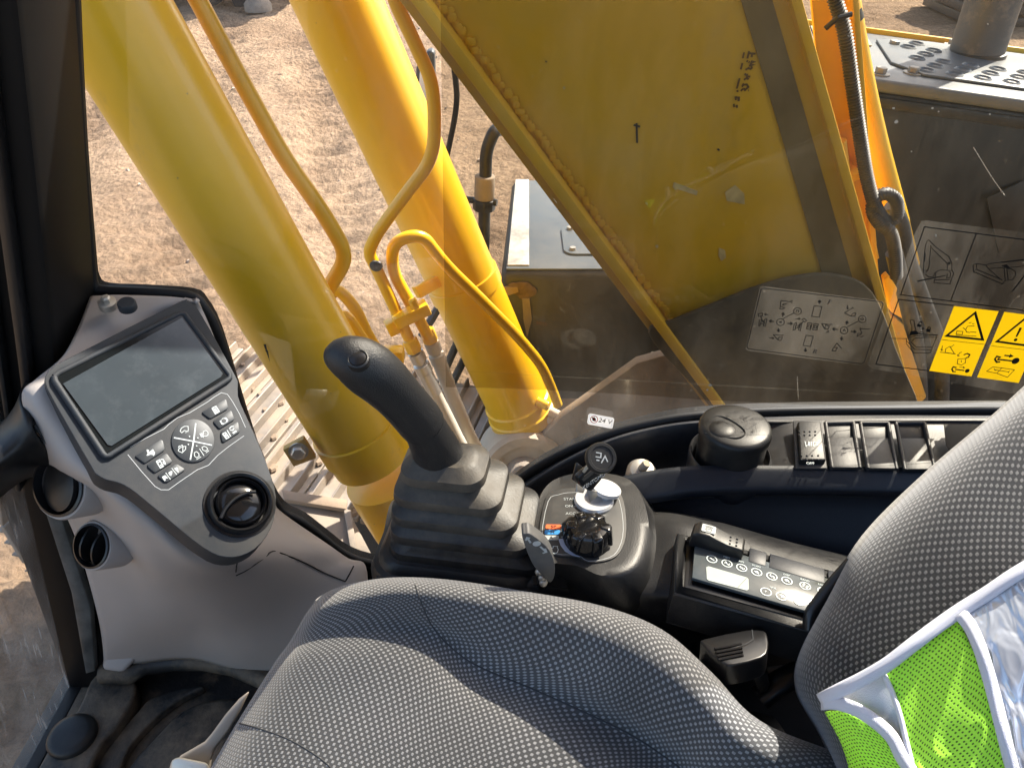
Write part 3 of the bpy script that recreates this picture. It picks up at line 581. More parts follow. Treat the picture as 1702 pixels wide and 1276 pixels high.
MB().lathe(P(872, 795, x=1.47), V((-1, -.1, .25)), [(.05, -.05), (.05, .03), (.044, .036), (0.001, .036)], 36).build('pivot_pin', M['dusty_metal'], deck, smooth=35)
pts = catmull([P(u, v, x=1.6) for u, v in ((920, 692), (965, 690), (1010, 680), (1050, 648), (1090, 590))], 8)
MB().tube(pts, .014, 12).build('grease_hose', M['hose_cream'], deck, smooth=60)
MB().prism([V((1.62, y, z)) for y, z in ((.25, -1.6), (.25, -1.5), (-.1, -1.36), (-.25, -1.36), (-.25, -1.6))], (.25, 0, 0)).build('cylinder_foot', M['mud'], deck, bevel=.01)
MB().prism(catmull([P(u, v, x=XB - .03) for u, v in ((1078, 556), (1120, 534), (1185, 508), (1250, 482), (1320, 462), (1390, 458), (1450, 486), (1490, 580), (1530, 720), (1380, 735), (1230, 720), (1150, 640))], 4, True), (.012, 0, 0)).build('foot_side_plate', mk('dark_dusty_foot_plate', (.10, .078, .045), .8, var=.35, vscale=5, dust=.85, dcol=(.24, .18, .09), dscale=5, bump=.2), deck, bevel=.004)
# small dusty box on the front of the frame, seen under the monitor
st = thing('step_box', 'pale dust caked steel box between near cylinder and window seal', 'step', P(540, 900, z=-1.32))
q = [P(u, v, z=-1.22) for u, v in ((470, 822), (575, 838), (640, 960), (520, 1010), (440, 900))]
MB().prism(q, (0, 0, -.3)).build('box_body', M['dusty_metal'], st, bevel=.008)
q = [P(u, v, z=-1.215) for u, v in ((470, 820), (578, 836), (576, 852), (474, 836))]
MB().prism(q, (0, 0, .012)).build('front_lip', M['mud'], st, bevel=.002)
q = [P(u, v, z=-1.216) for u, v in ((572, 850), (584, 852), (596, 930), (586, 934))]
MB().prism(q, (0, 0, .01)).build('side_lip', M['dusty_metal'], st, bevel=.002)

# ------------------------------------------------------------------ crawler track
tw = V((.966, -.26, 0)); tl = V((.26, .966, 0)); tz = V((0, 0, 1))
tc0 = V((1.78, .72, -1.42))
trk = thing('crawler_track', 'sunlit worn steel crawler track below the near cylinder', 'track', V((1.78, .72, GROUND_Z)))
sh = MB(); sh.box((0, 0, 0), (.62, .165, .016))
for k in (-.06, -.005, .05): sh.prism([V((-.31, k - .006, .008)), V((-.31, k + .006, .008)), V((-.31, k + .003, .034)), V((-.31, k - .003, .034))], (.62, 0, 0))
shm = sh.mesh('track_shoe', bevel=.002, seg=1)
for i in range(-7, 3):
    c = tc0 + tl * (i * .172) + V((0, 0, random.uniform(-.003, .003)))
    put('track_shoe', shm, M['track'], trk, basis(c, tw, tl, tz))
for k in range(1, 8):                                        # the belt runs down round the front idler
    w = k * .172 / .42; d_ = tl * math.sin(w) + tz * math.cos(w); c = tc0 + tl * .40 - tz * .42 + d_ * .42
    put('track_shoe', shm, M['track'], trk, basis(c, tw, d_.cross(tw).normalized(), d_))
MB().lathe(tc0 + tl * .40 - tz * .42 - tw * .1, tw, [(.36, 0), (.39, .02), (.39, .18), (.36, .20)], 40).build('idler_wheel', M['dark_gap'], trk, smooth=40)
MB().box(tc0 + tl * -.45 + V((0, 0, -.42)), (.40, 1.6, .70), (tw, tl, tz)).build('track_frame', M['dark_gap'], trk, bevel=.03)
mb = MB()                                                     # packed dirt between the grousers
for i in range(70):
    c = tc0 + tl * random.uniform(-1.2, .4) + tw * random.uniform(-.3, .3) + V((0, 0, .012)); r = random.uniform(.006, .015)
    mb.sphere(c, r, 6, 4, sc=(1.3, 1, .6))
mb.build('packed_dirt', M['mud'], trk, kind='stuff')

# ------------------------------------------------------------------ right-hand tank with hand rail and mirror
tank = thing('fuel_tank', 'dark right hand tank with worn white edge beyond the far cylinder', 'tank', (2.1, -.6, -1.7))
zt = -.95
a, b = P(832, 452, z=zt), P(1030, 484, z=zt); a.x = b.x = 1.80
top = [V((1.80, .03, zt)), V((1.80, -.75, zt)), V((2.45, -.75, zt)), V((2.45, .0, zt))]
MB().prism(top, (0, 0, -.75)).build('tank_body', M['tank'], tank, bevel=.025, seg=4)
MB().prism([V((1.815, .015, zt)), V((1.815, -.72, zt)), V((2.43, -.72, zt)), V((2.43, -.01, zt))], (0, 0, .004)).build('tank_top', M['hood'], tank, bevel=.001)
MB().prism([V((1.83, .012, zt + .004)), V((1.83, -.045, zt + .004)), V((2.43, -.055, zt + .004)), V((2.43, -.012, zt + .004))], (0, 0, .004)).build('grip_strip', M['worn_white'], tank, bevel=.001)
cp = V((1.98, -.25, zt + .004)); MB().prism(rrect(cp, V((1, 0, 0)), V((0, 1, 0)), .09, .11, .03), (0, 0, .006)).build('hatch_plate', M['hood'], tank, bevel=.002)
for dx in (-.065, .065):
    for dy in (-.085, .085): MB().lathe(cp + V((dx, dy, .006)), (0, 0, 1), [(.010, 0), (.008, .007)], 10).build('hatch_bolt', M['bolt'], tank)
mb = MB()
for du, dv, r in ((0, 0, .03), (-12, -2, .022), (10, 4, .024), (-24, 0, .013), (4, 10, .02)): mb.sphere(P(868 + du, 480 + dv, x=1.797), r, 10, 7, sc=(.16, 1, .75))
mb.build('mud_splash', mk('dark_dried_mud', (.13, .09, .06), .95, var=.3, vscale=40, bump=.8, bscale=90), tank)
MB().prism([P(u, v, x=1.797) for u, v in ((868, 495), (880, 495), (884, 530), (876, 560), (870, 530))], (-.004, 0, 0)).build('mud_streak', M['dusty_metal'], tank, smooth=0)
MB().prism([P(u, v, x=1.796) for u, v in ((828, 476), (860, 476), (862, 484), (845, 490))], (-.004, 0, 0)).build('mud_streak', M['mud'], tank, smooth=0)
rail = thing('hand_rail', 'black bent hand rail post with grey sleeve beside the tank', 'hand rail', P(800, 560, x=1.95))
MB().tube(fillet([P(850, 214, x=2.1), P(822, 216, x=1.95), P(808, 250, x=1.95), P(802, 480, x=1.95), P(800, 560, x=1.95)], .06), .0165, 14).build('rail_tube', M['black'], rail, smooth=60)
c0, c1 = P(806, 292, x=1.95), P(805, 330, x=1.95)
MB().tube([c0, c1], .027, 18).build('rail_sleeve', M['dusty_metal'], rail, smooth=50, bevel=.003)
MB().tube([P(805, 330, x=1.95), P(804.5, 348, x=1.95)], .031, 8).build('rail_clamp', M['black'], rail, bevel=.003)
MB().tube([P(750, 329, x=1.97), P(826, 337, x=1.94)], .009, 10).build('rail_arm', M['black'], rail)
mir = thing('side_mirror', 'small grey side mirror glimpsed between yellow pipe and tint film', 'mirror', P(705, 200, x=2.6))
MB().prism([P(u, v, x=2.6) for u, v in ((692, 110), (712, 84), (722, 86), (724, 190), (706, 210), (686, 190))], (.05, 0, 0)).build('mirror_shell', M['tank'], mir, bevel=.012, seg=3)
MB().prism([P(u, v, x=2.594) for u, v in ((698, 116), (712, 96), (716, 180), (704, 190), (694, 176))], (.004, 0, 0)).build('mirror_glass', M['chrome'], mir, bevel=.001)
MB().tube(catmull([P(u, v, x=2.62) for u, v in ((742, 20), (757, 130), (758, 180), (745, 250), (730, 320))], 6), .010, 10).build('mirror_arm', M['black'], mir)
# second guard bars low in front of the far cylinder
bars = thing('guard_rail', 'thin dark steel bars crossing below the cream hoses', 'rail', P(745, 640, x=1.9))
for a, b in (((700, 560), (735, 500)), ((742, 610), (764, 560)), ((745, 650), (775, 590))):
    MB().tube([P(*a, x=1.9), P(*b, x=1.95)], .012, 8).build('bar', M['tank'], bars)

# ------------------------------------------------------------------ engine hood and exhaust
hood = thing('engine_hood', 'dark hood side with grey perforated top plate and bolts', 'engine hood', (1.9, -1.1, -1.6))
h0 = V((1.78, -.80, -.46)); h1 = P(1702, 166, x=1.71); hd = (h1 - h0).normalized(); hn = V((hd.y, -hd.x, 0)).normalized(); hn = hn if hn.x > 0 else -hn
hu = hd.cross(hn).normalized(); hu = hu if hu.z > 0 else -hu
def HP(s, q, h=0): return h0 + hd * s + hn * q + hu * h
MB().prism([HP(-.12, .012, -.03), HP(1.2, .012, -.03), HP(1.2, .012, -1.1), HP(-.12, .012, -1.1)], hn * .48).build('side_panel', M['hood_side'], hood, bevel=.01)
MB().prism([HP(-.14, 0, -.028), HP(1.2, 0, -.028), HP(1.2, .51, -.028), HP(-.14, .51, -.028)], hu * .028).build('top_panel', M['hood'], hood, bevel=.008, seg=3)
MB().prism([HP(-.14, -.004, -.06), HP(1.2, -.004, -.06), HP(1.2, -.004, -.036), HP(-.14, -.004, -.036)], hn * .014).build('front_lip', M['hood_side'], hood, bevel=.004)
MB().prism([HP(-.14, .505, -.02), HP(1.2, .505, -.02), HP(1.2, .505, .012), HP(-.14, .505, .012)], hn * .012).build('rear_edge_trim', M['sunlit_orange'], hood, bevel=.002)
MB().prism([HP(.06, .16, .001), HP(.12, .08, .001), HP(1.1, .08, .001), HP(1.1, .46, .001), HP(.20, .46, .001), HP(.06, .40, .001)], hu * .006).build('perforated_plate', M['hood'], hood, bevel=.002)
MB().prism([HP(-.1, .33, .001), HP(.04, .33, .001), HP(.04, .48, .001), HP(-.1, .48, .001)], hu * .003).build('paper_label', M['oily'], hood, smooth=0)
hm = MB().lathe((0, 0, 0), (0, 0, 1), [(.0135, 0), (.0165, .004), (.0205, .0005)], 16, cap0=False, cap1=False).mesh('grip_hole', smooth=60)
hdm = MB().lathe((0, 0, 0), (0, 0, 1), [(.0145, 0), (.0145, .0012)], 16).mesh('hole_opening', smooth=0)
for i in range(6):
    for j in range(13):
        s, q = .13 + j * .062 + (i % 2) * .031, .115 + i * .058
        if abs(s - .305) < .105 and .27 < q: continue
        o = put('grip_hole', hm, M['hood'], hood, basis(HP(s, q, .007), hd, hn, hu))
        put('hole_opening', hdm, M['dark_gap'], o, Matrix())
for s, q in ((.02, .05), (.10, .10), (-.04, .46), (.52, .485), (.10, .37), (.27, .485)):
    MB().lathe(HP(s, q, 0), hu, [(.022, 0), (.022, .003)], 20).build('washer', M['bolt'], hood)
    MB().lathe(HP(s, q, .003), hu, [(.013, 0), (.013, .012)], 6).build('hood_bolt', M['bolt'], hood, bevel=.0015)
MB().prism([P(u, v, x=1.70) for u, v in ((1640, 330), (1702, 300), (1720, 420), (1660, 420))], (.005, 0, 0)).build('inspection_cover', M['hood_side'], hood, bevel=.001)
ex = thing('exhaust_pipe', 'grey scorched exhaust pipe standing on the engine hood', 'exhaust', HP(.305, .39, .0))
c = HP(.305, .39, .0); MB().lathe(c, (0, 0, 1), [(.064, 0), (.064, .7)], 36).build('pipe_body', mk('scorched_exhaust_steel', (.085, .095, .105), .5, metal=.4, var=.2, dust=.7, dcol=(.30, .26, .22), dscale=9, dpos=(.5, .62)), ex, smooth=50)
MB().lathe(c, (0, 0, 1), [(.07, 0), (.07, .012), (.063, .014)], 36).build('pipe_collar', M['hood_side'], ex, smooth=35)
# ------------------------------------------------------------------ machines parked across the yard
trk2 = thing('parked_truck', 'dark parked truck with outrigger foot at top edge of the yard', 'truck', P(395, 5, z=GROUND_Z))
g = P(345, 8, z=GROUND_Z)
for dy in (0, 1.5): 
    c = V((g.x, g.y + dy, GROUND_Z + .45))
    MB().lathe(c, (1, 0, 0), [(.2, -.14), (.40, -.15), (.47, -.10), (.47, .10), (.40, .15), (.2, .14)], 28).build('wheel', M['tyre'], trk2, smooth=40)
g2 = P(430, 18, z=GROUND_Z)
MB().lathe(g2, (0, 0, 1), [(.20, .0), (.20, .10), (.10, .22), (.07, .3)], 20).build('outrigger_foot', M['dusty_metal'], trk2, smooth=40)
MB().tube([g2 + V((0, 0, .2)), g2 + V((0, 0, .9))], .06, 14).build('outrigger_leg', M['sunlit_orange'], trk2)
MB().prism([V((g2.x, g2.y + .35, GROUND_Z + .05)), V((g2.x, g2.y + .15, GROUND_Z + .05)), V((g2.x, g2.y + .3, GROUND_Z + 1)), V((g2.x, g2.y + .65, GROUND_Z + 1))], (.15, 0, 0)).build('outrigger_strut', M['tank'], trk2, bevel=.01)
MB().box((g.x + .8, g.y + .6, GROUND_Z + 1.1), (2.0, 5.0, .5)).build('chassis', M['tank'], trk2, bevel=.03)
pil = thing('scrap_stack', 'dark stacked steel plates at far right behind the exhaust pipe', 'steel stack', P(1660, 30, z=GROUND_Z))
g3 = P(1680, 55, z=GROUND_Z)
for k in range(6):
    MB().box(g3 + V((1.0 + random.uniform(-.05, .05), -1.2 + random.uniform(-.1, .1), .08 + k * .15)), (1.6, 3.4, .11)).build('steel_plate', M['tank'], pil, bevel=.01)
# ------------------------------------------------------------------ cab shell
XW = .72
sealpx = [(118, -40), (118, 0), (131, 240), (147, 430), (153, 472), (170, 484), (230, 487), (312, 493), (336, 510), (362, 560), (402, 690), (440, 800), (466, 848), (502, 868), (540, 897), (572, 921), (608, 935), (650, 938), (720, 905), (800, 850), (868, 794), (930, 757), (1000, 727), (1080, 705), (1160, 692), (1300, 685), (1500, 683), (1702, 682), (1950, 682)]
seal = catmull([P(u, v, x=XW) for u, v in sealpx], 3)
Lp = P(118, 0, x=.70); Lq = P(150, 485, x=.70)
topF = seal[0] + (seal[0] - P(131, 240, x=XW)).normalized() * .65
rear = V((XW, -.72, seal[-1].z))
outline = [topF] + seal + [rear, V((XW, -.72, topF.z))]
side = thing('side_window', 'large dusty right hand cab window with brown tint film', 'window', (XW, -.2, -.6))
MB().poly([p + V((.004, 0, 0)) for p in outline]).build('glass_pane', M['glass'], side, smooth=0)
filmpx = [(731, -400), (732, 0), (741, 643), (830, 645), (950, 650), (1060, 656), (1180, 665), (1300, 671), (1420, 674), (1560, 672), (1640, 668), (2000, 668), (2000, -400)]
MB().poly([P(u, v, x=XW - .001) for u, v in filmpx]).build('tint_film', M['film'], side, smooth=0)
GP = Plane(V((XW - .0004, 0, 0)), V((XW - .0004, 1, 0)), V((XW - .0004, 0, 1)))
M['scratch'] = glass('pale_glass_scratch', (.75, .75, .75), .16, refl=False)
strokes(side, 'glass_scratch', GP, [[(1618, 245), (1640, 281), (1652, 300), (1671, 326)], [(1325, 625), (1327, 664)], [(1694, 490), (1684, 500), (1676, 512)], [(920, 330), (926, 338)]], .0007, M['scratch'], off=.0012)
for u, v, r in ((1485, 180, 2.6), (1490, 203, 3.6), (1550, 180, 2.2), (1560, 186, 1.5), (1645, 190, 1.6), (1515, 252, 1.3), (1642, 40, 1.6), (1556, 391, 2.4), (1180, 640, 3), (1176, 648, 2.2), (1410, 60, 1.3)):
    q = [(u + r * random.uniform(.5, 1.3) * math.cos(w), v + r * random.uniform(.5, 1.3) * math.sin(w)) for w in (0, .9, 1.9, 2.9, 3.9, 5.2)]
    put('dirt_fleck', MB().poly([GP.at(a, b, .0014) for a, b in q]).mesh('dirt_fleck', smooth=0), M['hose_cream'], side)
MB().tube([topF] + seal + [rear], .0055, 10, flat=1.3).build('rubber_seal', M['seal'], side, smooth=60)
wall = MB()
low = [p + V((.007, 0, 0)) for p in seal]
wl = [V((XW + .007, .29, .48)), topF + V((.007, 0, 0))] + low + [V((XW + .007, -.86, low[-1].z)), V((XW + .007, -.86, -1.02)), V((XW + .007, .63, -1.02)), V((XW + .007, .575, -.61)), V((XW + .007, .475, -.119))]
wall.prism(wl, (.012, 0, 0)); wall.build('cab_side_wall', M['pillar'], smooth=0, kind='structure')
pl = MB()
pl.prism([V((.625, y, z)) for y, z in ((.205, .5), (.366, -.119), (.437, -.392), (.50, -.61), (.565, -.99), (.622, -.99), (.575, -.61), (.475, -.119), (.33, .5))], (.095, 0, 0))
pil_o = pl.build('front_pillar', M['pillar'], bevel=.006, kind='structure')
for off, w, m in ((.020, .010, 'black_clean'), (.045, .006, 'black'), (.062, .012, 'black_clean'), (.088, .006, 'black')):
    q = [V((.612, y + off, z)) for y, z in ((.205, .5), (.366, -.119), (.437, -.392), (.49, -.59))]
    q2 = [p + V((0, w, 0)) for p in q]
    MB().prism(q + q2[::-1], (.0135, 0, 0)).build('pillar_rib', M[m], pil_o, bevel=.002)
MB().prism([V((-.75, -.86, .46)), V((.75, -.86, .46)), V((.75, .36, .46)), V((-.75, .36, .46))], (0, 0, .06)).build('cab_roof', M['grey_plastic'], kind='structure', smooth=0)
MB().prism([V((-.75, -.86, -1.0)), V((.73, -.86, -1.0)), V((.73, -.86, -.35)), V((-.75, -.86, -.35))], (0, .03, 0)).build('cab_rear_wall', M['black'], kind='structure', smooth=0)
MB().prism([V((-.75, -.86, -1.0)), V((-.75, .60, -1.0)), V((-.75, .52, -.30)), V((-.75, -.86, -.30))], (-.03, 0, 0)).build('unseen_door_wall', M['black'], kind='structure', smooth=0)  # unseen door side, added to keep daylight and glare off the window
for x in (-.72, .67): MB().box((x, -.82, .08), (.07, .08, .78)).build('rear_pillar', M['pillar'], kind='structure', smooth=0)
MB().prism([V((-.75, -.86, -1.04)), V((.73, -.86, -1.04)), V((.73, .63, -1.04)), V((-.75, .66, -1.04))], (0, 0, .05)).build('cab_floor', M['mat'], kind='structure', smooth=0)
# front glass below the pillar with its sill
fg = thing('front_glass', 'scratched lower front glass left of the grey console', 'window', (.3, .62, -.98))
MB().poly([V((.66, .575, -.55)), V((.655, .618, -.985)), V((-.7, .65, -.985)), V((-.7, .60, -.55)), V((-.7, .33, .45)), V((.6, .33, .45)), V((.65, .47, -.12))]).build('glass_pane', M['front_glass'], fg, smooth=0)
MB().prism([V((.66, .60, -.99)), V((.66, .635, -.99)), V((-.7, .675, -.99)), V((-.7, .64, -.99))], (0, 0, .014)).build('glass_sill', M['seal'], fg, bevel=.003)
q = [P(u, v, x=.616) for u, v in ((58, 800), (118, 985), (142, 1120), (158, 1115), (150, 1010), (92, 830))]
MB().prism(q, (.012, 0, 0)).build('glass_edge_trim', mk('scratched_grey_trim', (.075, .082, .08), .4, var=.3, vscale=30, dust=.4, dcol=(.3, .3, .28), dscale=25), fg, bevel=.002)
hnd = thing('grab_handle', 'black curved grab handle on the front pillar beside the grey console', 'handle', P(30, 760, t=.72))
hm_ = MB(); hm_.patch([[P(u, v, t=t) for u, v, t in r] for r in (
    [(60, 610, .80), (40, 650, .80), (14, 690, .80), (-40, 730, .80)],
    [(34, 652, .73), (18, 690, .73), (-12, 722, .72), (-70, 750, .70)],
    [(50, 705, .70), (32, 735, .70), (0, 765, .69), (-60, 795, .68)],
    [(88, 765, .74), (62, 775, .74), (18, 794, .73), (-40, 830, .72)],
    [(104, 800, .82), (80, 790, .82), (36, 800, .82), (-20, 845, .82)])], 5, 5)
hm_.build('handle_shell', M['black'], hnd, smooth=60, solid=.01)
# ------------------------------------------------------------------ floor mat
mat_ = thing('floor_mat', 'dirty black rubber floor mat with moulded ridges and round plug', 'floor mat', (.4, .45, -.98))
zf = -.965
MB().prism([V((.66, .60, -.989)), V((-.6, .63, -.989)), V((-.6, .05, -.989)), V((.66, .05, -.989))], (0, 0, .012)).build('mat_base', M['mat'], mat_, smooth=0)
def slab(name, px, z, th, bev=.008, m='mat', par=mat_):
    pts = catmull([P(u, v, z=z) for u, v in px], 3, True)
    return MB().prism([p - V((0, 0, th)) for p in pts], (0, 0, th)).build(name, M[m], par, bevel=bev, seg=3)
slab('raised_panel', [(215, 1118), (225, 1150), (195, 1205), (170, 1232), (135, 1290), (60, 1290), (85, 1240), (130, 1175), (150, 1130), (175, 1112)], -.945, .032)
slab('raised_panel', [(250, 1160), (300, 1142), (340, 1140), (300, 1160), (255, 1195), (215, 1240), (190, 1290), (150, 1290), (200, 1215), (232, 1178)], -.962, .014)
slab('raised_panel', [(250, 1230), (300, 1180), (350, 1160), (430, 1160), (470, 1200), (460, 1330), (190, 1330), (215, 1270)], -.958, .018)
mb = MB(); mb.tube([P(u, v, z=-.935) for u, v in ((170, 1118), (215, 1120), (240, 1104), (290, 1097), (340, 1097), (390, 1106), (440, 1128), (500, 1160))], .014, 10, flat=1.0)
mb.build('border_ridge', M['mat'], mat_, smooth=60)
c = P(121, 1224, z=-.945); MB().lathe(c, (0, 0, 1), [(.030, -.005), (.030, .004), (.027, .009), (.02, .011), (.0005, .0112)], 32).build('round_plug', M['black'], mat_, smooth=45)
stk = thing('seat_lever', 'dusty beige seat rail lever beside the cushion front', 'lever', P(330, 1270, t=.9))
pts = [(416, 1146), (398, 1160), (376, 1185), (352, 1218), (340, 1232), (300, 1255), (270, 1290), (345, 1300), (352, 1262), (356, 1245), (380, 1215), (400, 1180)]
MB().prism([P(u, v, t=.80) for u, v in pts], ray(350, 1220) * .03).build('lever_arm', M['beige'], stk, bevel=.006, seg=3)
MB().prism([P(u, v, t=.78) for u, v in ((285, 1262), (296, 1258), (345, 1268), (352, 1290), (278, 1290))], ray(350, 1220) * .02).build('lever_clip', M['zinc'], stk, bevel=.003)

# ------------------------------------------------------------------ monitor console
con = thing('monitor_console', 'warm grey dashboard pillar with dark monitor panel and round vents', 'console', P(300, 1100, t=1.05))
rows = [
 [(150, 492, .80), (190, 490, .80), (240, 491, .802), (285, 493, .802), (318, 497, .802)],
 [(128, 548, .77), (170, 535, .778), (222, 520, .79), (275, 508, .797), (326, 505, .802)],
 [(104, 592, .74), (148, 580, .755), (210, 556, .78), (272, 532, .80), (336, 514, .812)],
 [(62, 628, .712), (110, 620, .72), (190, 610, .755), (280, 580, .785), (356, 560, .82)],
 [(36, 655, .705), (76, 668, .698), (180, 680, .74), (290, 670, .79), (395, 660, .85)],
 [(50, 712, .725), (96, 730, .702), (190, 770, .72), (310, 770, .79), (440, 760, .91)],
 [(70, 765, .755), (124, 785, .708), (210, 822, .715), (320, 850, .78), (456, 830, .96)],
 [(90, 815, .80), (160, 825, .745), (240, 880, .735), (345, 925, .79), (470, 852, .99)],
 [(124, 890, .87), (185, 905, .83), (270, 945, .81), (385, 955, .88), (545, 904, 1.005)],
 [(146, 960, .925), (205, 965, .90), (292, 985, .885), (410, 985, .93), (580, 928, 1.02)],
 [(165, 1035, .985), (225, 1030, .96), (312, 1035, .955), (430, 1030, .975), (608, 940, 1.02)],
 [(172, 1090, 1.03), (228, 1072, 1.01), (318, 1070, 1.01), (432, 1085, 1.01), (610, 1010, 1.01)],
 [(170, 1118, 1.065), (228, 1104, 1.05), (320, 1096, 1.05), (434, 1118, 1.045), (600, 1080, 1.0)]]
hs = MB(); hs.patch([[P(*q[:2], t=q[2]) for q in r] for r in rows], 5, 6)
MP = Plane(P(92, 624, t=.70), P(306, 522, t=.783), P(176, 758, t=.69))
cc = lambda u, v: (u / 2.5016, 450 + v / 2.5016)            # enlarged-view measurements back to photograph pixels
bez = [(188, 440), (215, 405), (300, 355), (740, 132), (775, 126), (808, 140), (832, 172), (905, 300), (978, 435), (990, 465), (990, 520), (1020, 600), (1080, 730), (1130, 860), (1148, 940), (1140, 1030), (1110, 1100), (1060, 1155), (1000, 1185), (940, 1190), (880, 1172), (800, 1118), (700, 1035), (600, 952), (540, 905), (490, 880), (440, 868), (400, 845), (380, 815), (290, 660), (195, 490)]
def inside(poly, x, y):
    c = False
    for i in range(len(poly)):
        (x0, y0), (x1, y1) = poly[i - 1], poly[i]
        if (y0 > y) != (y1 > y) and x < (x1 - x0) * (y - y0) / (y1 - y0) + x0: c = not c
    return c
bpx = [cc(u, v) for u, v in bez]
bcx = sum(p[0] for p in bpx) / len(bpx); bcy = sum(p[1] for p in bpx) / len(bpx)
bpx = [(bcx + (a - bcx) * 1.0, bcy + (b - bcy) * 1.0) for a, b in bpx]
for i, p in enumerate(hs.v):                                  # the panel is let into the housing: keep the shell behind it
    t = p.dot(FW); u = 851 + FPX * p.dot(RT) / t; v = 638 - FPX * p.dot(UP) / t
    if inside(bpx, u, v):
        tp = MP.at(u, v, -.014).dot(FW)
        if t < tp: hs.v[i] = p * (tp / t)
housing = hs.build('housing', M['grey_plastic'], con, smooth=60, solid=.006)
# skirt corner block by the floor
MB().prism([P(u, v, t=1.036) for u, v in ((178, 1045), (206, 1075), (228, 1078), (226, 1096), (205, 1118), (170, 1112))], ray(200, 1090) * .05).build('corner_block', M['grey_plastic'], con, bevel=.006, seg=3)
bzp = catmull([MP.at(*cc(u, v)) for u, v in bez], 2, True)
bezel = MB().prism(bzp, MP.n * -.030).build('bezel', M['bezel'], con, bevel=.0045, seg=4)
rim = [(226, 440), (245, 424), (745, 178), (768, 182), (780, 200), (955, 432), (955, 446), (945, 455), (455, 770), (440, 772), (428, 762), (228, 458)]
MB().tube([MP.at(*cc(u, v), .0015) for u, v in rim + rim[:1]], .0028, 10, cap=False).build('screen_rim', M['bezel'], bezel, smooth=60)
MB().prism([MP.at(*cc(u, v), .0008) for u, v in rim], MP.n * .0012).build('screen_border', M['screen_edge'], con, smooth=0)
MB().prism([MP.at(*cc(u, v), .0024) for u, v in ((262, 470), (757, 196), (926, 428), (918, 442), (464, 728), (448, 724))], MP.n * .0006).build('screen', M['screen'], con, smooth=0)
def key(px, h=.0013, f=cc, par=None, m='button', name='key'):
    pts = [MP.at(*f(u, v), .0002) for u, v in px]
    return MB().prism(pts, MP.n * h).build(name, M[m], par or con, bevel=.0011, seg=2)
kk = lambda u, v: (220 + u / 7.975, 660 + v / 7.975)
strokes(con, 'keypad_groove', MP, [[(-30, 660), (180, 540), (420, 420), (480, 360), (600, 270), (760, 205), (1000, 60), (1080, 0), (1180, -60), (1260, -40), (1330, 60), (1420, 220), (1500, 400)], [(1480, 510), (1280, 650), (1130, 770), (1010, 900), (860, 960), (640, 1110), (480, 1225), (380, 1225), (300, 1180), (120, 980), (-60, 760)]], .0005, M['print_dim'], kk, .0002)
quads = [
 [(40, 775), (370, 565), (405, 580), (430, 690), (415, 715), (175, 875), (150, 875), (45, 795)],
 [(200, 895), (430, 750), (465, 760), (530, 850), (520, 870), (310, 1000), (285, 1000), (205, 930)],
 [(340, 1035), (560, 890), (600, 895), (690, 950), (690, 975), (470, 1125), (430, 1130), (345, 1065)],
 [(925, 195), (1220, 30), (1245, 40), (1270, 140), (1255, 165), (1045, 285), (1015, 285), (930, 220)],
 [(1075, 315), (1290, 180), (1315, 190), (1355, 290), (1340, 310), (1165, 420), (1140, 415), (1080, 345)],
 [(1175, 455), (1385, 330), (1405, 345), (1425, 455), (1410, 475), (1215, 600), (1185, 590), (1170, 510)]]
ks = [key(q, f=kk) for q in quads]
ring_c = [(800 + 285 * math.cos(2 * math.pi * i / 40), 580 + 285 * math.sin(2 * math.pi * i / 40)) for i in range(40)]
dial = key([(u, v) for u, v in ring_c], f=kk, name='selector_dial')
O2 = .0018
def icons(par, name, lines, w=.0006, m='white', f=kk): return strokes(par, name, MP, lines, w, M[m], f, O2)
icons(dial, 'dividing_lines', [[(840, 345), (815, 560), (768, 828)], [(550, 535), (800, 582), (1055, 635)]], .0013)
icons(dial, 'icon_print', [
 [(632, 450), (650, 410), (690, 385), (738, 385), (742, 430), (735, 455), (690, 440), (655, 470), (632, 450)], [(700, 470), (720, 462)],
 [(940, 455), (975, 440), (1002, 465), (1002, 500), (975, 518), (935, 510), (940, 455)], [(892, 480), (915, 530)], [(905, 475), (928, 528)], [(918, 470), (942, 535)],
 [(608, 700), (625, 675), (665, 655), (708, 650), (705, 690), (660, 735), (615, 715), (608, 700)], [(610, 670), (622, 645), (640, 655)], [(640, 645), (660, 632), (672, 648)], [(670, 650), (668, 720)],
 [(820, 735), (850, 720), (880, 745), (885, 780), (850, 800), (825, 780), (820, 735)], [(850, 825), (910, 788)], [(890, 682), (950, 775)], [(922, 665), (950, 648), (985, 665), (998, 690), (970, 715), (935, 700), (922, 665)], [(975, 735), (1015, 705)]], .0007)
mb = MB()
for i, (u, v) in enumerate(((758, 520), (868, 540), (742, 625), (852, 645))): mb.lathe(MP.at(*kk(u, v), O2), MP.n, [(.0007, 0), (.0007, .0002)], 8)
mb.build('indicator_dots', M['white'], dial, smooth=0)
def fillp(par, name, polys, m='white', f=kk):
    mb = MB()
    for i, q in enumerate(polys): mb.poly([MP.at(*f(u, v), O2 + i * .00001) for u, v in q])
    return put(name, mb.mesh(name, smooth=0, merge=False, recalc=False), M[m], par)
fillp(ks[0], 'icon_print', [[(190, 690), (215, 695), (225, 725), (255, 700), (275, 685), (285, 710), (300, 730), (298, 755), (280, 780), (270, 765), (240, 760), (200, 775), (185, 770), (205, 745), (190, 715)]])
icons(ks[1], 'icon_print', [[(318, 850), (360, 828), (410, 915), (372, 938), (318, 850)], [(335, 868), (372, 848)], [(372, 890), (385, 915)], [(375, 825), (405, 822), (432, 865), (435, 885), (420, 882), (405, 850)]], .001)
